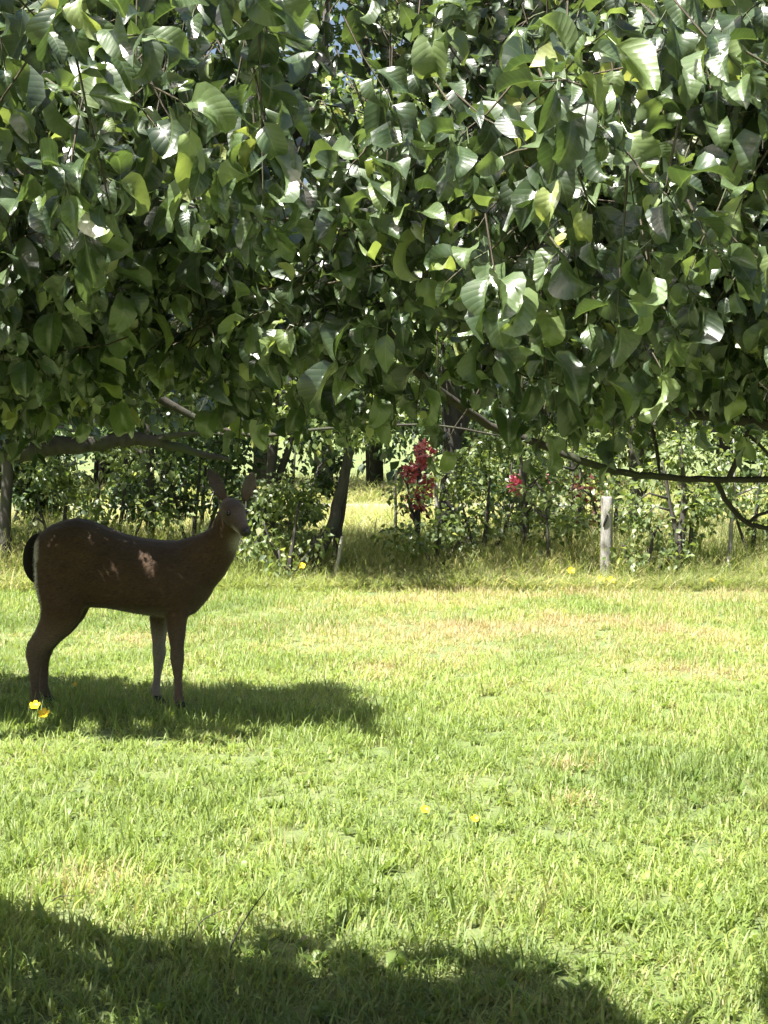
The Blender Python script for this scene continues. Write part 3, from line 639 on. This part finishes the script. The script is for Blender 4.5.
def build_hedge():
    rg = np.random.default_rng(77); G = 'trees of the hedge behind the lawn'; GS = 'shrubs along the hedge'
    up = lambda r, h=4.0, lx=0, ly=0: [(0, 0, -.05, r * 1.25), (lx * .1, 0, .3, r), (lx * .45, ly * .4, h * .45, r * .8), (lx, ly, h, r * .35)]
    tree('hedge_tree', 'dark trunked hedge tree at the far left edge behind the tail of the deer', 'tree', 4, 14.6,
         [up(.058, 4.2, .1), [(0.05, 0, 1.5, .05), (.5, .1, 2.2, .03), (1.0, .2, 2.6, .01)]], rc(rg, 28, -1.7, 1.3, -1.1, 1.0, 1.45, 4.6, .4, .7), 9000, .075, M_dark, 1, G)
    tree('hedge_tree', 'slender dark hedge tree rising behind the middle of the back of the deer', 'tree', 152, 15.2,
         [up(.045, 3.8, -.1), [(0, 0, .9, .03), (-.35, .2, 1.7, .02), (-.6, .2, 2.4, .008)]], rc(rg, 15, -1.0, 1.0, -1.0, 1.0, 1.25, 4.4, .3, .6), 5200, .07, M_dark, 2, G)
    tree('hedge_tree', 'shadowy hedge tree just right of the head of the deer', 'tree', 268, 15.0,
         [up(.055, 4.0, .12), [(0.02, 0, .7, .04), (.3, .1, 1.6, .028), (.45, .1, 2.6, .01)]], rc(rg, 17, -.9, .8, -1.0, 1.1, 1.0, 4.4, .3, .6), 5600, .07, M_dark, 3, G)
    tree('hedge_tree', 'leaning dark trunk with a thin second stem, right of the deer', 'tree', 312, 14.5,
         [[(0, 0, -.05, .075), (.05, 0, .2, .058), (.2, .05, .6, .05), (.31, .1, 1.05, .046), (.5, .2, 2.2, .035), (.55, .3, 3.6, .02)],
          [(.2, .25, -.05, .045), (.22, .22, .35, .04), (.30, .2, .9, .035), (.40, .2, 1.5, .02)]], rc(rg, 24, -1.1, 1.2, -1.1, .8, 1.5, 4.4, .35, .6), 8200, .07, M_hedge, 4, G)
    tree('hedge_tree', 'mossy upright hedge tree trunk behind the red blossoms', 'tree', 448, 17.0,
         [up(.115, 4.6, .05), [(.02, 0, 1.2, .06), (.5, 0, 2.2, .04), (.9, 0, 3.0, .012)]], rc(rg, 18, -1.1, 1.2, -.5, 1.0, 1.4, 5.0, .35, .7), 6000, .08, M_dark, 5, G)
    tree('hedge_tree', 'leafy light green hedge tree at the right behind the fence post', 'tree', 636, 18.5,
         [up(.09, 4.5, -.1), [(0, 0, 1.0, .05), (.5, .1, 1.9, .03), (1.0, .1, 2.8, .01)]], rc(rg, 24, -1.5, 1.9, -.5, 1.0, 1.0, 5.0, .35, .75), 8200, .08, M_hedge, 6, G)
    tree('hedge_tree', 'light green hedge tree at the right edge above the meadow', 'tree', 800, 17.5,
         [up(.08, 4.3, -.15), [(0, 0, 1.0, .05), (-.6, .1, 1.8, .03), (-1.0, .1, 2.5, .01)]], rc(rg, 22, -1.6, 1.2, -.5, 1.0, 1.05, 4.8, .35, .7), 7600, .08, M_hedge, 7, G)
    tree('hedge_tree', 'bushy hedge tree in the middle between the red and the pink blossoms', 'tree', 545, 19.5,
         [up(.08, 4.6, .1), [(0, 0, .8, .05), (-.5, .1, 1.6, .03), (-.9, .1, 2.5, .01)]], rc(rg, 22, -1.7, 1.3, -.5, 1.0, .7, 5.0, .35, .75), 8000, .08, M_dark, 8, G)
    # saplings and thin stems by the fence
    tree('sapling', 'thin dark sapling stem under the pink blossom', 'sapling', 525, 14.9, [[(0, 0, -.03, .032), (0, 0, .3, .029), (.01, 0, .7, .024), (-.05, 0, 1.2, .012)]],
         rc(rg, 7, -.45, .4, -.2, .3, .55, 1.45, .12, .26), 620, .06, M_hedge, 9, 'saplings along the fence line')
    tree('sapling', 'very thin sapling stem midway between dark stem and fence post', 'sapling', 547, 14.6, [[(0, 0, -.03, .016), (.01, 0, .35, .014), (-.02, 0, .8, .008)]],
         rc(rg, 5, -.3, .3, -.2, .2, .35, .95, .10, .2), 360, .055, M_hedge, 10, 'saplings along the fence line')
    tree('sapling', 'slim leafy sapling close on the left of the fence post', 'sapling', 570, 15.2, [[(0, 0, -.03, .018), (.01, 0, .4, .015), (.03, 0, 1.0, .008)]],
         rc(rg, 6, -.35, .3, -.2, .2, .4, 1.2, .12, .22), 480, .06, M_hedge, 11, 'saplings along the fence line')
    tree('sapling', 'forked dark sapling in tall grass right of the fence post', 'sapling', 678, 14.5, [[(0, 0, -.03, .05), (.02, 0, .3, .042), (.06, 0, .75, .03), (.02, 0, 1.25, .012)], [(.02, 0, .3, .03), (-.06, 0, .65, .02), (-.14, 0, 1.1, .008)], [(.1, .05, -.03, .025), (.12, .05, .4, .02), (.2, .05, .9, .008)]],
         rc(rg, 9, -.5, .5, -.2, .3, .5, 1.35, .13, .26), 900, .06, M_hedge, 12, 'saplings along the fence line')
    tree('sapling', 'thin pale sapling in tall grass near the right edge', 'sapling', 728, 14.7, [[(0, 0, -.03, .024), (.02, 0, .35, .02), (.06, 0, .9, .013), (.05, 0, 1.3, .006)]],
         rc(rg, 7, -.4, .45, -.2, .3, .55, 1.3, .12, .24), 620, .06, M_hedge, 13, 'saplings along the fence line', bark=M_post)
    # shrubs
    sh = lambda label, x, Y, w_, h, n, mat, seed, z0=.12, leaf=.06: tree('shrub', label, 'shrub', x, Y,
        [[(0, 0, -.03, .03), (.03, 0, h * .4, .022), (.08, .02, h * .85, .008)], [(0.02, 0, .05, .02), (-.12, 0, h * .4, .014), (-.22, 0, h * .75, .006)], [(0.0, 0.02, .05, .02), (.2, 0, h * .4, .014), (.32, 0, h * .7, .006)]],
        rc(np.random.default_rng(seed), max(7, int(14 * w_)), -w_, w_, -.3, .4, z0 + .15, h, .14, .32), n, leaf, mat, seed, GS)
    sh('dense dark shrub between the chest of the deer and the leaning trunk', 240, 14.7, .5, 1.1, 1000, M_hedge, 31)
    sh('small leafy shrub at the foot of the leaning trunk, left side', 288, 14.3, .35, .75, 520, M_hedge, 32, .05)
    sh('pale leaved shrub showing above the hips of the deer', 60, 14.9, .55, 1.05, 1500, M_hedge, 33)
    sh('tangled shrub showing above the loins of the deer', 118, 15.0, .5, 1.2, 1000, M_hedge, 34)
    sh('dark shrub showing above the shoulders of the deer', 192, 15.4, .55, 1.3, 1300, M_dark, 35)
    sh('bushy shrub with pale leaf tips below the red blossoms', 435, 14.6, .45, .85, 800, M_hedge, 36, .05)
    sh('leafy shrub directly right of the shrub under the red blossoms', 482, 14.9, .42, 1.1, 800, M_hedge, 37, .05)
    sh('dark green shrub growing behind the fence post', 612, 15.6, .5, 1.1, 800, M_hedge, 38, .1)
    sh('low green shrub between fence post and forked sapling', 645, 14.4, .35, .5, 420, M_hedge, 39, .02)
    sh('drooping shrub beside the thin pale sapling at right', 752, 15.3, .45, 1.1, 700, M_hedge, 40, .25)
    sh('dark shrub in the shade below the pink blossom', 505, 16.6, .6, 1.3, 1300, M_hedge, 41)
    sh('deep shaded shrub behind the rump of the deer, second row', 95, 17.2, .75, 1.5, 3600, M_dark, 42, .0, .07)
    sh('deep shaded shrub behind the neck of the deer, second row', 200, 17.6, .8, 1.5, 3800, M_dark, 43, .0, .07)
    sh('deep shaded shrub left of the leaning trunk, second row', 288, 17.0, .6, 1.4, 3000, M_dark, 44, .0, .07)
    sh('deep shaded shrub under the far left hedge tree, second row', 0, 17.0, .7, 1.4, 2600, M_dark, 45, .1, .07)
    # red and pink blossoms: flowering shrubs further back
    def blossom(spots, mat, Y):
        def ex(root, rg_):
            for (x, y, r) in spots:
                c = at(x, y, Y) - np.array(root.location); c = np.array([(c[0]), c[1], c[2]])
                n = max(26, int(900 * r)); d = nrm(rg_.normal(size=(n, 3))); P = c + d * (r * rg_.random((n, 1)) ** .4) * np.array([.8, .7, 1.0])
                leaf_mass('blossom_cluster', TINY, P, d, nrm(rg_.normal(size=(n, 3)) + np.array([-.3, -.6, .8])), np.full(n, .055), rg_.random(n), mat, root)
        return ex
    Yr = 15.9
    tree('flowering_shrub', 'tall shrub with clusters of red blossom in the middle of the hedge', 'shrub', 418, Yr + .25,
         [[(0, 0, -.03, .035), (0, 0, .5, .03), (.02, 0, 1.3, .014)], [(0, 0, .3, .02), (-.12, 0, .9, .01)]],
         [(0, 0.1, .62, .16), (-.05, .1, .95, .15), (.08, .12, 1.15, .14)], 260, .06, M_copper, 51, GS,
         extra=blossom(((424, 453, .10), (411, 473, .075), (424, 491, .085), (418, 499, .095), (428, 482, .06), (421, 464, .05)), M_red, Yr))
    tree('flowering_shrub', 'dark shrub with one bright pink blossom cluster', 'shrub', 522, 15.8,
         [[(0, 0, -.03, .03), (0, 0, .5, .025), (-.02, 0, 1.0, .012)]], [(-.12, .2, .75, .2), (.12, .2, .85, .2), (0, .2, .5, .2)], 420, .06, M_dark, 52, GS,
         extra=blossom(((516, 484, .075), (520, 486, .06), (545, 479, .03)), M_pink, 15.5))
    tree('flowering_shrub', 'shrub with faint dull red leaves left above the fence post', 'shrub', 580, 16.6,
         [[(0, 0, -.03, .03), (0, 0, .5, .025), (0, 0, 1.0, .012)]], [(0, .2, .75, .25), (.1, .2, .5, .2)], 300, .06, M_copper, 53, GS,
         extra=blossom(((578, 491, .035),), M_copper, 16.3))
build_hedge()

def build_far_wood():
    """the belt of trees that closes the view, far behind the hedge: one mass"""
    rg = np.random.default_rng(101); cl = []; mb = MB()
    for k in range(34):
        x = -19 + 38 * k / 33 + rg.normal() * .5; y = 31 + rg.random() * 6; h = rg.uniform(13, 17)
        mb.tube([(x, y, -.1), (x + rg.normal() * .2, y, h * .4), (x + rg.normal() * .4, y, h * .8)], [.2, .15, .05], 7, .08)
        for _ in range(38): cl.append((x + rg.normal() * 1.1, y + rg.normal() * .9, .4 + (h - .4) * rg.random() ** .9, rg.uniform(.5, 1.1)))
    root = empty('far_wood', (0, 33, 0), 'dark belt of far trees closing the view beyond the meadow', 'wood'); root['kind'] = 'stuff'
    P, D, Nn, s, t = leaf_cloud(rg, cl, 64000, .25)
    o = np.array([0, 33, 0])
    tag(mb.build('trunks', M_trunk, root, origin=o), kind='stuff'); leaf_mass('leaves', TINY, P, D, Nn, s, t, M_dark, root, o)
build_far_wood()

# ------------------------------------------------------------------ the deer
def build_deer():
    YD = 8.0; sc = YD / FPX
    def W(x, y, dy=0.0): return np.array([(x - CX) * sc, YD + dy, CAMZ - (y - HY) * sc])
    foot = W(110, 706); foot[2] = 0
    root = empty('deer', foot, 'brown black-tailed doe standing in the shade, head turned to the camera', 'deer')
    mb = MB(); m = 20; A = np.linspace(0, 2 * math.pi, m, endpoint=False)
    def vring(x, top, bot, hw, dy=0, sq=1.0, egg=0.0):
        c = W(x, (top + bot) / 2, dy); hz = (bot - top) / 2 * sc
        ca, sa = np.cos(A), np.sin(A); wf = 1 - egg * sa          # egg > 0: broader low, narrower at the spine
        return np.stack([np.full(m, c[0]), c[1] + hw * np.sign(ca) * np.abs(ca) ** sq * wf, c[2] + hz * np.sign(sa) * np.abs(sa) ** sq], 1)
    torso = [(35, 541, 560, .03, .0), (42, 531, 580, .085, .0), (52, 524.5, 596, .12, .02), (64, 520, 604, .142, .05), (78, 517.5, 607, .15, .08), (92, 520.5, 607.5, .152, .12), (108, 527, 608.5, .158, .16), (125, 533.5, 611.5, .166, .18),
             (142, 537.5, 614.5, .168, .2), (158, 539.5, 616.5, .162, .22), (172, 540, 618, .15, .22), (185, 540.5, 618, .135, .2), (196, 543, 613, .115, .1), (206, 549, 602, .085, .0), (213, 558, 592, .045, .0)]
    mb.rings([vring(x, t, b, h, 0, .92, e) for x, t, b, h, e in torso])
    def limb(sections, k=12):
        """sections: x, y, half width in px across the picture, depth, half depth (m)"""
        R = []; a = np.linspace(0, 2 * math.pi, k, endpoint=False); P = [W(s[0], s[1], s[3]) for s in sections]
        for i, s in enumerate(sections):
            d = P[min(i + 1, len(P) - 1)] - P[max(i - 1, 0)]; t = nrm(d); u = nrm(np.array([t[2], 0, -t[0]])); v = np.array([0, 1.0, 0]); v = nrm(v - t * v.dot(t))
            R.append(P[i] + np.cos(a)[:, None] * u * s[2] * sc + np.sin(a)[:, None] * v * s[4])
        mb.rings(R)
    # neck
    limb([(178, 578, 33, 0, .115), (194, 566, 31, -.005, .10), (208, 556, 26, -.012, .082), (219, 545, 20.5, -.022, .066), (226, 533, 16, -.035, .054), (229, 520, 13.5, -.045, .047), (231, 511, 11, -.05, .043)], 16)
    # hind legs (near one, far one nearly behind it)
    for dx, dy in ((0, -.085), (1.5, .085)):
        limb([(66, 560, 30, dy * .55, .07), (67, 583, 29, dy * .85, .068), (66, 600, 24.5, dy, .062), (63, 613, 20, dy, .054), (56 + dx * .5, 626, 15.5, dy, .042), (47 + dx * .5, 637, 12, dy, .033), (40 + dx, 646, 11, dy, .027), (38 + dx, 655, 9.2, dy, .024),
              (38 + dx, 664, 6.5, dy, .019), (38.5 + dx, 678, 5.0, dy, .016), (38.5 + dx, 689, 4.9, dy, .016), (39 + dx, 695, 6.2, dy, .021), (41 + dx, 700, 5.6, dy, .02), (43 + dx, 704, 5.2, dy, .018)])
    # front legs
    limb([(180, 585, 20, -.05, .06), (179, 604, 15.5, -.072, .056), (178.5, 618, 11, -.085, .045), (179, 632, 9, -.088, .037), (179.5, 645, 7.0, -.09, .027), (179.5, 655, 7.5, -.09, .028), (180, 664, 6.0, -.09, .023), (180.3, 677, 4.3, -.09, .016), (180.8, 688, 4.2, -.09, .016), (181, 695, 5.6, -.09, .02), (182.5, 700, 5.2, -.092, .019), (184, 704, 5, -.094, .018)])
    limb([(166, 585, 18, .05, .06), (161, 604, 14.5, .07, .056), (157, 619, 10.5, .085, .045), (156.5, 632, 8.8, .09, .036), (156.5, 646, 6.9, .09, .027), (156.8, 656, 7.3, .09, .028), (156, 665, 5.8, .09, .023), (155, 677, 4.2, .09, .016), (153.5, 688, 4.2, .09, .016), (153, 694, 5.4, .09, .02), (153.5, 699, 5, .088, .019), (155, 703.5, 5, .086, .018)])
    # head: skull to muzzle, pointing at the camera and to the right
    H0 = W(230, 506, -.035); H1 = W(251.5, 529, -.225); ax = nrm(H1 - H0); L_ = np.linalg.norm(H1 - H0); upv = nrm(np.array([0, 0, 1.0]) - ax * ax[2]); sd = np.cross(ax, upv)
    head = [(-.14, .028, .034, -.004), (-.04, .05, .052, -.006), (.12, .061, .064, -.004), (.3, .062, .063, -.004), (.45, .053, .054, -.010), (.6, .041, .043, -.013), (.75, .033, .035, -.014), (.88, .030, .031, -.013), (.97, .025, .026, -.010), (1.02, .013, .015, -.008)]
    a = np.linspace(0, 2 * math.pi, 14, endpoint=False)
    mb.rings([H0 + ax * L_ * t + upv * off + np.cos(a)[:, None] * sd * w_ + np.sin(a)[:, None] * upv * h for t, w_, h, off in head])
    # ears: cupped leaves, thick enough to survive the remesh
    def ear(base, tip, wid, nface):
        d = tip - base; l = np.linalg.norm(d); d = d / l; nf = nrm(nface - d * nface.dot(d)); s = np.cross(d, nf); R = []
        for t, w_ in ((-.12, .45), (.05, .62), (.25, .92), (.5, 1.0), (.72, .8), (.9, .45), (1.0, .14)):
            b = np.linspace(0, 2 * math.pi, 12, endpoint=False); x = np.cos(b) * w_ * wid; y = np.sin(b) * .0085 + (x ** 2) / wid * .55 - .01 * math.sin(t * 3)
            R.append(base + d * l * t + s * x[:, None] + nf * y[:, None])
        mb.rings(R)
    ear(W(224, 497.5, -.01), W(207, 467.5, .03), .040, np.array([.25, -1.0, .1]))
    ear(W(246, 497.5, -.055), W(254, 471, -.04), .040, np.array([.45, -1.0, .1]))
    me = mb.mesh('deer_raw'); tmp = obj('deer_raw', me, None)
    r = tmp.modifiers.new('r', 'REMESH'); r.mode = 'VOXEL'; r.voxel_size = .0075; r.use_smooth_shade = True
    s = tmp.modifiers.new('s', 'SMOOTH'); s.factor = .5; s.iterations = 7
    dg = bpy.context.evaluated_depsgraph_get(); body = bpy.data.meshes.new_from_object(tmp.evaluated_get(dg)); bpy.data.objects.remove(tmp)
    body.name = 'body'; nv = len(body.vertices); co = np.empty(nv * 3, np.float32); body.vertices.foreach_get('co', co); co = co.reshape(-1, 3)
    no = np.empty(nv * 3, np.float32); body.vertices.foreach_get('normal', no); no = no.reshape(-1, 3)
    px = co[:, 0] / sc + CX; py = HY - (co[:, 2] - CAMZ) / sc; dy = co[:, 1] - YD
    # coat colours
    base = np.array([.070, .041, .0225]); c = np.tile(base, (nv, 1))
    def blend(mask, col, k=1.0):
        nonlocal c
        mk = (np.clip(mask, 0, 1) * k)[:, None]; c = c * (1 - mk) + np.array(col) * mk
    sm = lambda v, a_, b_: np.clip((v - a_) / (b_ - a_), 0, 1)
    blend(sm(no[:, 2], .3, .9) * (py < 575) * (px < 205), (.075, .05, .034), .8)                 # darker along the spine
    blend(sm(py, 602, 614) * sm(-no[:, 2], .2, .8) * (px > 85) * (px < 175), (.26, .22, .17), .55)   # pale belly
    blend(sm(py, 585, 612) * sm(no[:, 1], -.2, .6) * (px < 75) * (py < 640), (.4, .36, .3), .5)    # inner thighs
    blend((px < 47) * sm(-no[:, 0], .6, .9) * sm(py, 535, 543) * (1 - sm(py, 595, 612)), (.62, .58, .50), .95)   # white rump edge
    blend(sm(py, 615, 640), (.12, .085, .058), .9)                                             # legs
    blend(sm(no[:, 0], .3, .8) * (dy > .02) * (py > 612) * (px > 140), (.35, .31, .26), .8)
    blend((dy > .03) * (px > 140) * sm(py, 618, 640), (.26, .225, .185), .75)                        # far front leg paler: pale inner fur, with reflected light put into the colour
    blend(np.exp(-((px - 241) / 8) ** 2 - ((py - 543) / 9) ** 2) * 1.3 * (py > 532), (.34, .30, .23), .9)   # throat patch
    rel = co - H0; ta = rel @ ax / L_; ups = rel @ upv; hd = np.linalg.norm(rel - np.outer(ta * L_, ax), axis=1); on = (hd < .085) * (ta > -.1) * (ta < 1.1)
    blend(on * sm(ta, 0, .15) * (1 - sm(ta, .3, .5)) * sm(ups, .02, .05), (.045, .034, .028), .85)        # dark forehead
    blend(on * sm(ta, .35, .5) * (1 - sm(ta, .8, .92)) * sm(ups, -.02, .02), (.10, .078, .06), .7)        # grey face
    blend(on * sm(ta, .55, .7) * (1 - sm(ta, .88, .95)) * sm(-ups, .012, .03), (.55, .5, .43), .8)        # white chin
    blend(on * sm(ta, .84, .93), (.03, .026, .024), .9)
    blend((1 - sm(py, 488, 497)) * sm(no[:, 1], -.1, .6), (.07, .054, .045), .8); blend((1 - sm(py, 488, 497)) * sm(-no[:, 1], .2, .7), (.085, .068, .056), .75)
    blend(1 - sm(py, 468, 484), (.045, .037, .032), .7)
    nz = vnoise(co, 9, 4); c = c * (.85 + .3 * nz[:, None])
    a_ = body.attributes.new('coat', 'FLOAT_COLOR', 'POINT'); a_.data.foreach_set('color', np.concatenate([c, np.ones((nv, 1))], 1).astype(np.float32).ravel())
    body.vertices.foreach_set('co', (co - foot).astype(np.float32).ravel()); body.materials.clear(); body.materials.append(M_deer); body.update()
    obj('body', body, M_deer, root)
    # short lying hairs of the coat: one sliver each, running back and down from the head
    rgh = np.random.default_rng(9); pick = np.repeat(np.arange(nv), 2); pick = pick[rgh.random(len(pick)) < min(1, 70000 / len(pick))]; nh = len(pick)
    flow = np.where((py[pick] > 612)[:, None], np.array([-.15, 0, -1.0]), np.where((px[pick] > 205)[:, None], np.array([-.5, .1, -.75]), np.array([-1.0, 0, -.45])))
    nn = no[pick]; fl = nrm(flow - nn * (flow * nn).sum(1, keepdims=True) + rgh.normal(size=(nh, 3)) * .16); fl = nrm(fl + nn * .22)
    ln = np.where(py[pick] > 612, .012, np.where(on[pick] | (py[pick] < 500), .008, .022)) * (.6 + .7 * rgh.random(nh)); sdv = nrm(np.cross(fl, nn)) * .0011
    p0 = co[pick] - nn * .002 + rgh.normal(size=(nh, 3)) * .002 - foot; HV = np.stack([p0 - sdv, p0 + sdv, p0 + fl * ln[:, None]], 1).reshape(-1, 3)
    hc = np.repeat(c[pick] * (.65 + .85 * rgh.random((nh, 1)) ** 1.3), 3, axis=0)
    hme = make_mesh('coat_hair', HV, np.arange(nh * 3), np.arange(0, nh * 3, 3), attrs={'coat': hc})
    tag(obj('coat_hair', hme, M_deer, root), kind='stuff')
    # tail
    t = MB(); R = []; b = np.linspace(0, 2 * math.pi, 12, endpoint=False)
    for x, y, wx, wy in ((39, 533, 4, .02), (34, 539, 6, .03), (31, 548, 7.5, .036), (30, 560, 8, .036), (31, 571, 7.2, .032), (33.5, 579, 5, .022), (36, 584, 1.5, .008)):
        R.append(W(x, y, 0) + np.cos(b)[:, None] * np.array([wx * sc, 0, 0]) + np.sin(b)[:, None] * np.array([0, wy, 0]))
    t.rings(R); tb = t.build('tail', simple('deer_tail', (.016, .013, .012), .8, .1, scale=80), root, origin=foot)
    sb = tb.modifiers.new('s', 'SUBSURF'); sb.levels = 1; sb.render_levels = 2
    # eyes and nose
    def ball(name, c_, rx, ry, rz, mat):
        q = MB(); rr = []
        for th in np.linspace(.15, math.pi - .15, 8):
            rr.append(c_ + np.stack([rx * math.sin(th) * np.cos(b), ry * math.sin(th) * np.sin(b), np.full(12, rz * math.cos(th))], 1))
        q.rings(rr); return q.build(name, mat, root, origin=foot)
    for s_ in (-1, 1): ball('eye', H0 + ax * L_ * .40 + sd * s_ * .048 + upv * .020, .014, .014, .013, M_eye)
    ball('nose', H0 + ax * L_ * 1.0 - upv * .002, .021, .014, .015, M_nose)
    # hooves: two toes each
    for x, y, dyy in ((44, 703.5, -.085), (45.5, 703.5, .085), (185, 703.5, -.094), (156, 703.5, .086)):
        h = MB()
        for s_ in (-1, 1):
            rr = []
            for q, (zz, l, wd_) in enumerate(((.040, .018, .013), (.02, .026, .015), (0.0, .034, .016))):
                p = W(x, y, dyy); rr.append(np.stack([p[0] - .008 + .012 * q * .5 + l * np.cos(b), p[1] + s_ * .015 + wd_ * np.sin(b), np.full(12, zz)], 1))
            h.rings(rr)
        h.build('hoof', M_hoof, root, origin=foot)
build_deer()

# ------------------------------------------------------------------ fence post, stakes, shed
def build_post():
    Y = 14.45; b = np.array([gx(606, Y), Y, 0]); root = empty('fence_post', b, 'weathered grey round fence post standing in the tall grass', 'fence post')
    top = at(606, 497, Y)[2]; rg = np.random.default_rng(4); k = 16; mb = MB(); a = np.linspace(0, 2 * math.pi, k, endpoint=False); rr = []
    grain = 1 + (rg.random(k) - .5) * .12
    for z in np.linspace(-.1, top - .012, 9): rr.append(np.stack([.012 * z + .052 * grain * np.cos(a), .052 * grain * np.sin(a), np.full(k, z)], 1))
    rr.append(np.stack([.012 * top + .046 * grain * np.cos(a), .046 * grain * np.sin(a), top + .004 * np.cos(a * 2) + .004], 1)); mb.rings(rr); mb.build('shaft', M_post, root, smooth=False)
    q = MB(); z = top - .21; q.tube([(-.03, -.050, z - .055), (-.022, -.062, z - .02), (-.006, -.064, z + .02), (.006, -.054, z + .05)], [.006, .011, .011, .005], 7); q.build('insulator', M_black, root)
    def stake(label, x, y0, y1, Y_, r, lx=0, name='stake', mat=M_stake):
        B = np.array([gx(x, Y_), Y_, 0]); o = MB(); z1 = at(x, y1, Y_)[2]; dx = lx / FPX * Y_
        rg2 = np.random.default_rng(int(x)); pts = [(dx * t + rg2.normal() * .004, 0, -.05 + (z1 + .05) * t) for t in np.linspace(0, 1, 6)]
        o.tube(pts, [r * 1.1, r, r, r * .95, r * .9, r * .75], 7, .12)
        ob = o.build(name, mat); ob.location = B; tag(ob, label, 'stake', 'pale stakes along the hedge')
    stake('pale leaning stake right in front of the leaning dark trunk', 333, 590, 536, 14.35, .018, 9)
    stake('short pale stake at the foot of the thin sapling near the right edge', 726, 592, 556, 14.45, .022, 3)
    stake('pale slim stake just right of the red blossoms', 436, 540, 474, 16.2, .022, 1)
    stake('second pale slim stake further right of the red blossoms', 457, 540, 474, 16.2, .02, 0)
    stake('pale slim stake left of the red blossoms', 395, 540, 470, 16.6, .016, 1)
build_post()

# ------------------------------------------------------------------ flowers and single grass stalks in the lawn
def build_flowers():
    rg = np.random.default_rng(12)
    pet = MB()                                                       # one cupped petal
    V = []; F = []
    for i, (t, w_, z) in enumerate(((0, .2, 0), (.4, .62, .05), (.75, .8, .2), (1.0, .5, .36))):
        V += [(t, -w_ * .5, z + .08), (t, 0, z), (t, w_ * .5, z + .08)]
    for i in range(3):
        for j in range(2): a = i * 3 + j; F.append([a, a + 1, a + 4, a + 3])
    pet.add(V, F); pm = pet.mesh('petal'); pm.materials.append(M_petal)
    cm = MB(); b = np.linspace(0, 6.283, 8, endpoint=False); cm.rings([np.stack([r * np.cos(b), r * np.sin(b), np.full(8, z)], 1) for r, z in ((.22, -.05), (.28, .08), (.15, .2))]); cme = cm.mesh('centre'); cme.materials.append(M_centre)
    def flower(label, x, y, Y, size, tilt):
        top = at(x, y, Y); g = np.array([top[0] + .01, Y + .01, 0]); root = empty('buttercup', g, label, 'flower', 'yellow buttercups')
        e = top - g; s = MB(); s.tube([(0, 0, -.01), e * .5 + np.array([.006, 0, 0]), e], [.0022, .0019, .0016], 5); s.build('stem', M_stem, root)
        R = Euler((tilt, rg.normal() * .2, rg.random() * 6)).to_matrix().to_4x4()
        for k in range(5):
            o = bpy.data.objects.new('petal', pm); COL.objects.link(o); o.parent = root
            o.matrix_local = Matrix.Translation(tuple(e)) @ Euler((tilt, 0, 0)).to_matrix().to_4x4() @ Matrix.Rotation(k * 1.2566 + .3, 4, 'Z') @ Matrix.Scale(size, 4)
        o = bpy.data.objects.new('flower_centre', cme); COL.objects.link(o); o.parent = root; o.matrix_local = Matrix.Translation(tuple(e)) @ Euler((tilt, 0, 0)).to_matrix().to_4x4() @ Matrix.Scale(size, 4)
    flower('upper of two yellow buttercups by the hind foot of the deer', 35, 706, 7.55, .026, .7)
    flower('lower of two yellow buttercups by the hind foot of the deer', 44, 714, 7.45, .027, .8)
    flower('yellow buttercup alone in the open lawn, left of the middle pair', 425, 810, 5.6, .016, .7)
    flower('yellow buttercup in the open lawn, right of its neighbour', 475, 819, 5.5, .014, .7)
    flower('tiny yellow buttercup between the front and hind legs of the deer', 75, 685, 8.5, .014, .8)
    flower('yellow buttercup at the foot of the fence post, left side', 601, 580, 14.1, .036, .8)
    flower('yellow buttercup at the foot of the fence post, right side', 611, 581, 14.05, .04, .8)
    flower('yellow buttercup in tall grass left of the fence post', 571, 571, 14.2, .034, .9)
    flower('yellow buttercup in tall grass near the right edge', 711, 582, 14.0, .032, .9)
    flower('yellow buttercup under the shrub left of the leaning trunk', 302, 566, 14.1, .03, .9)
    flower('pale yellow buttercup in grass left of the thin sapling stems', 513, 587, 13.9, .026, .9)
    def stalk(label, pts, Y, r, mat):
        P = [at(x, y, Y) for x, y in pts]; B = np.array([P[0][0], Y, 0]); P[0][2] = -.01; s = MB(); s.tube(smooth_path([(*p, 0) for p in P], 5)[:, :3] - B, np.linspace(r, r * .35, 5 * (len(P) - 1) + 1), 5)
        o = s.build('grass_stalk', mat); o.location = B; tag(o, label, 'grass stalk', 'long stalks standing out of the near lawn')
    stalk('tall dark grass stalk at the edge of the near shade', [(224, 972), (234, 940), (250, 912), (268, 888)], 4.15, .0032, M_trunk)
    stalk('short dark grass stalk slanting right, left of the tall one', [(190, 935), (203, 920), (226, 909)], 4.35, .0026, M_trunk)
    stalk('bent dark grass stalk lying over at left in the lawn', [(48, 912), (58, 897), (84, 896)], 4.65, .0026, M_trunk)
    stalk('pale thick grass stalk standing in the near shade at far left', [(10, 985), (12, 955), (9, 935)], 4.05, .0045, M_stem)
    stalk('pale leaning grass stalk second from left in the near shade', [(37, 992), (31, 965), (24, 950)], 4.0, .0045, M_stem)
build_flowers()
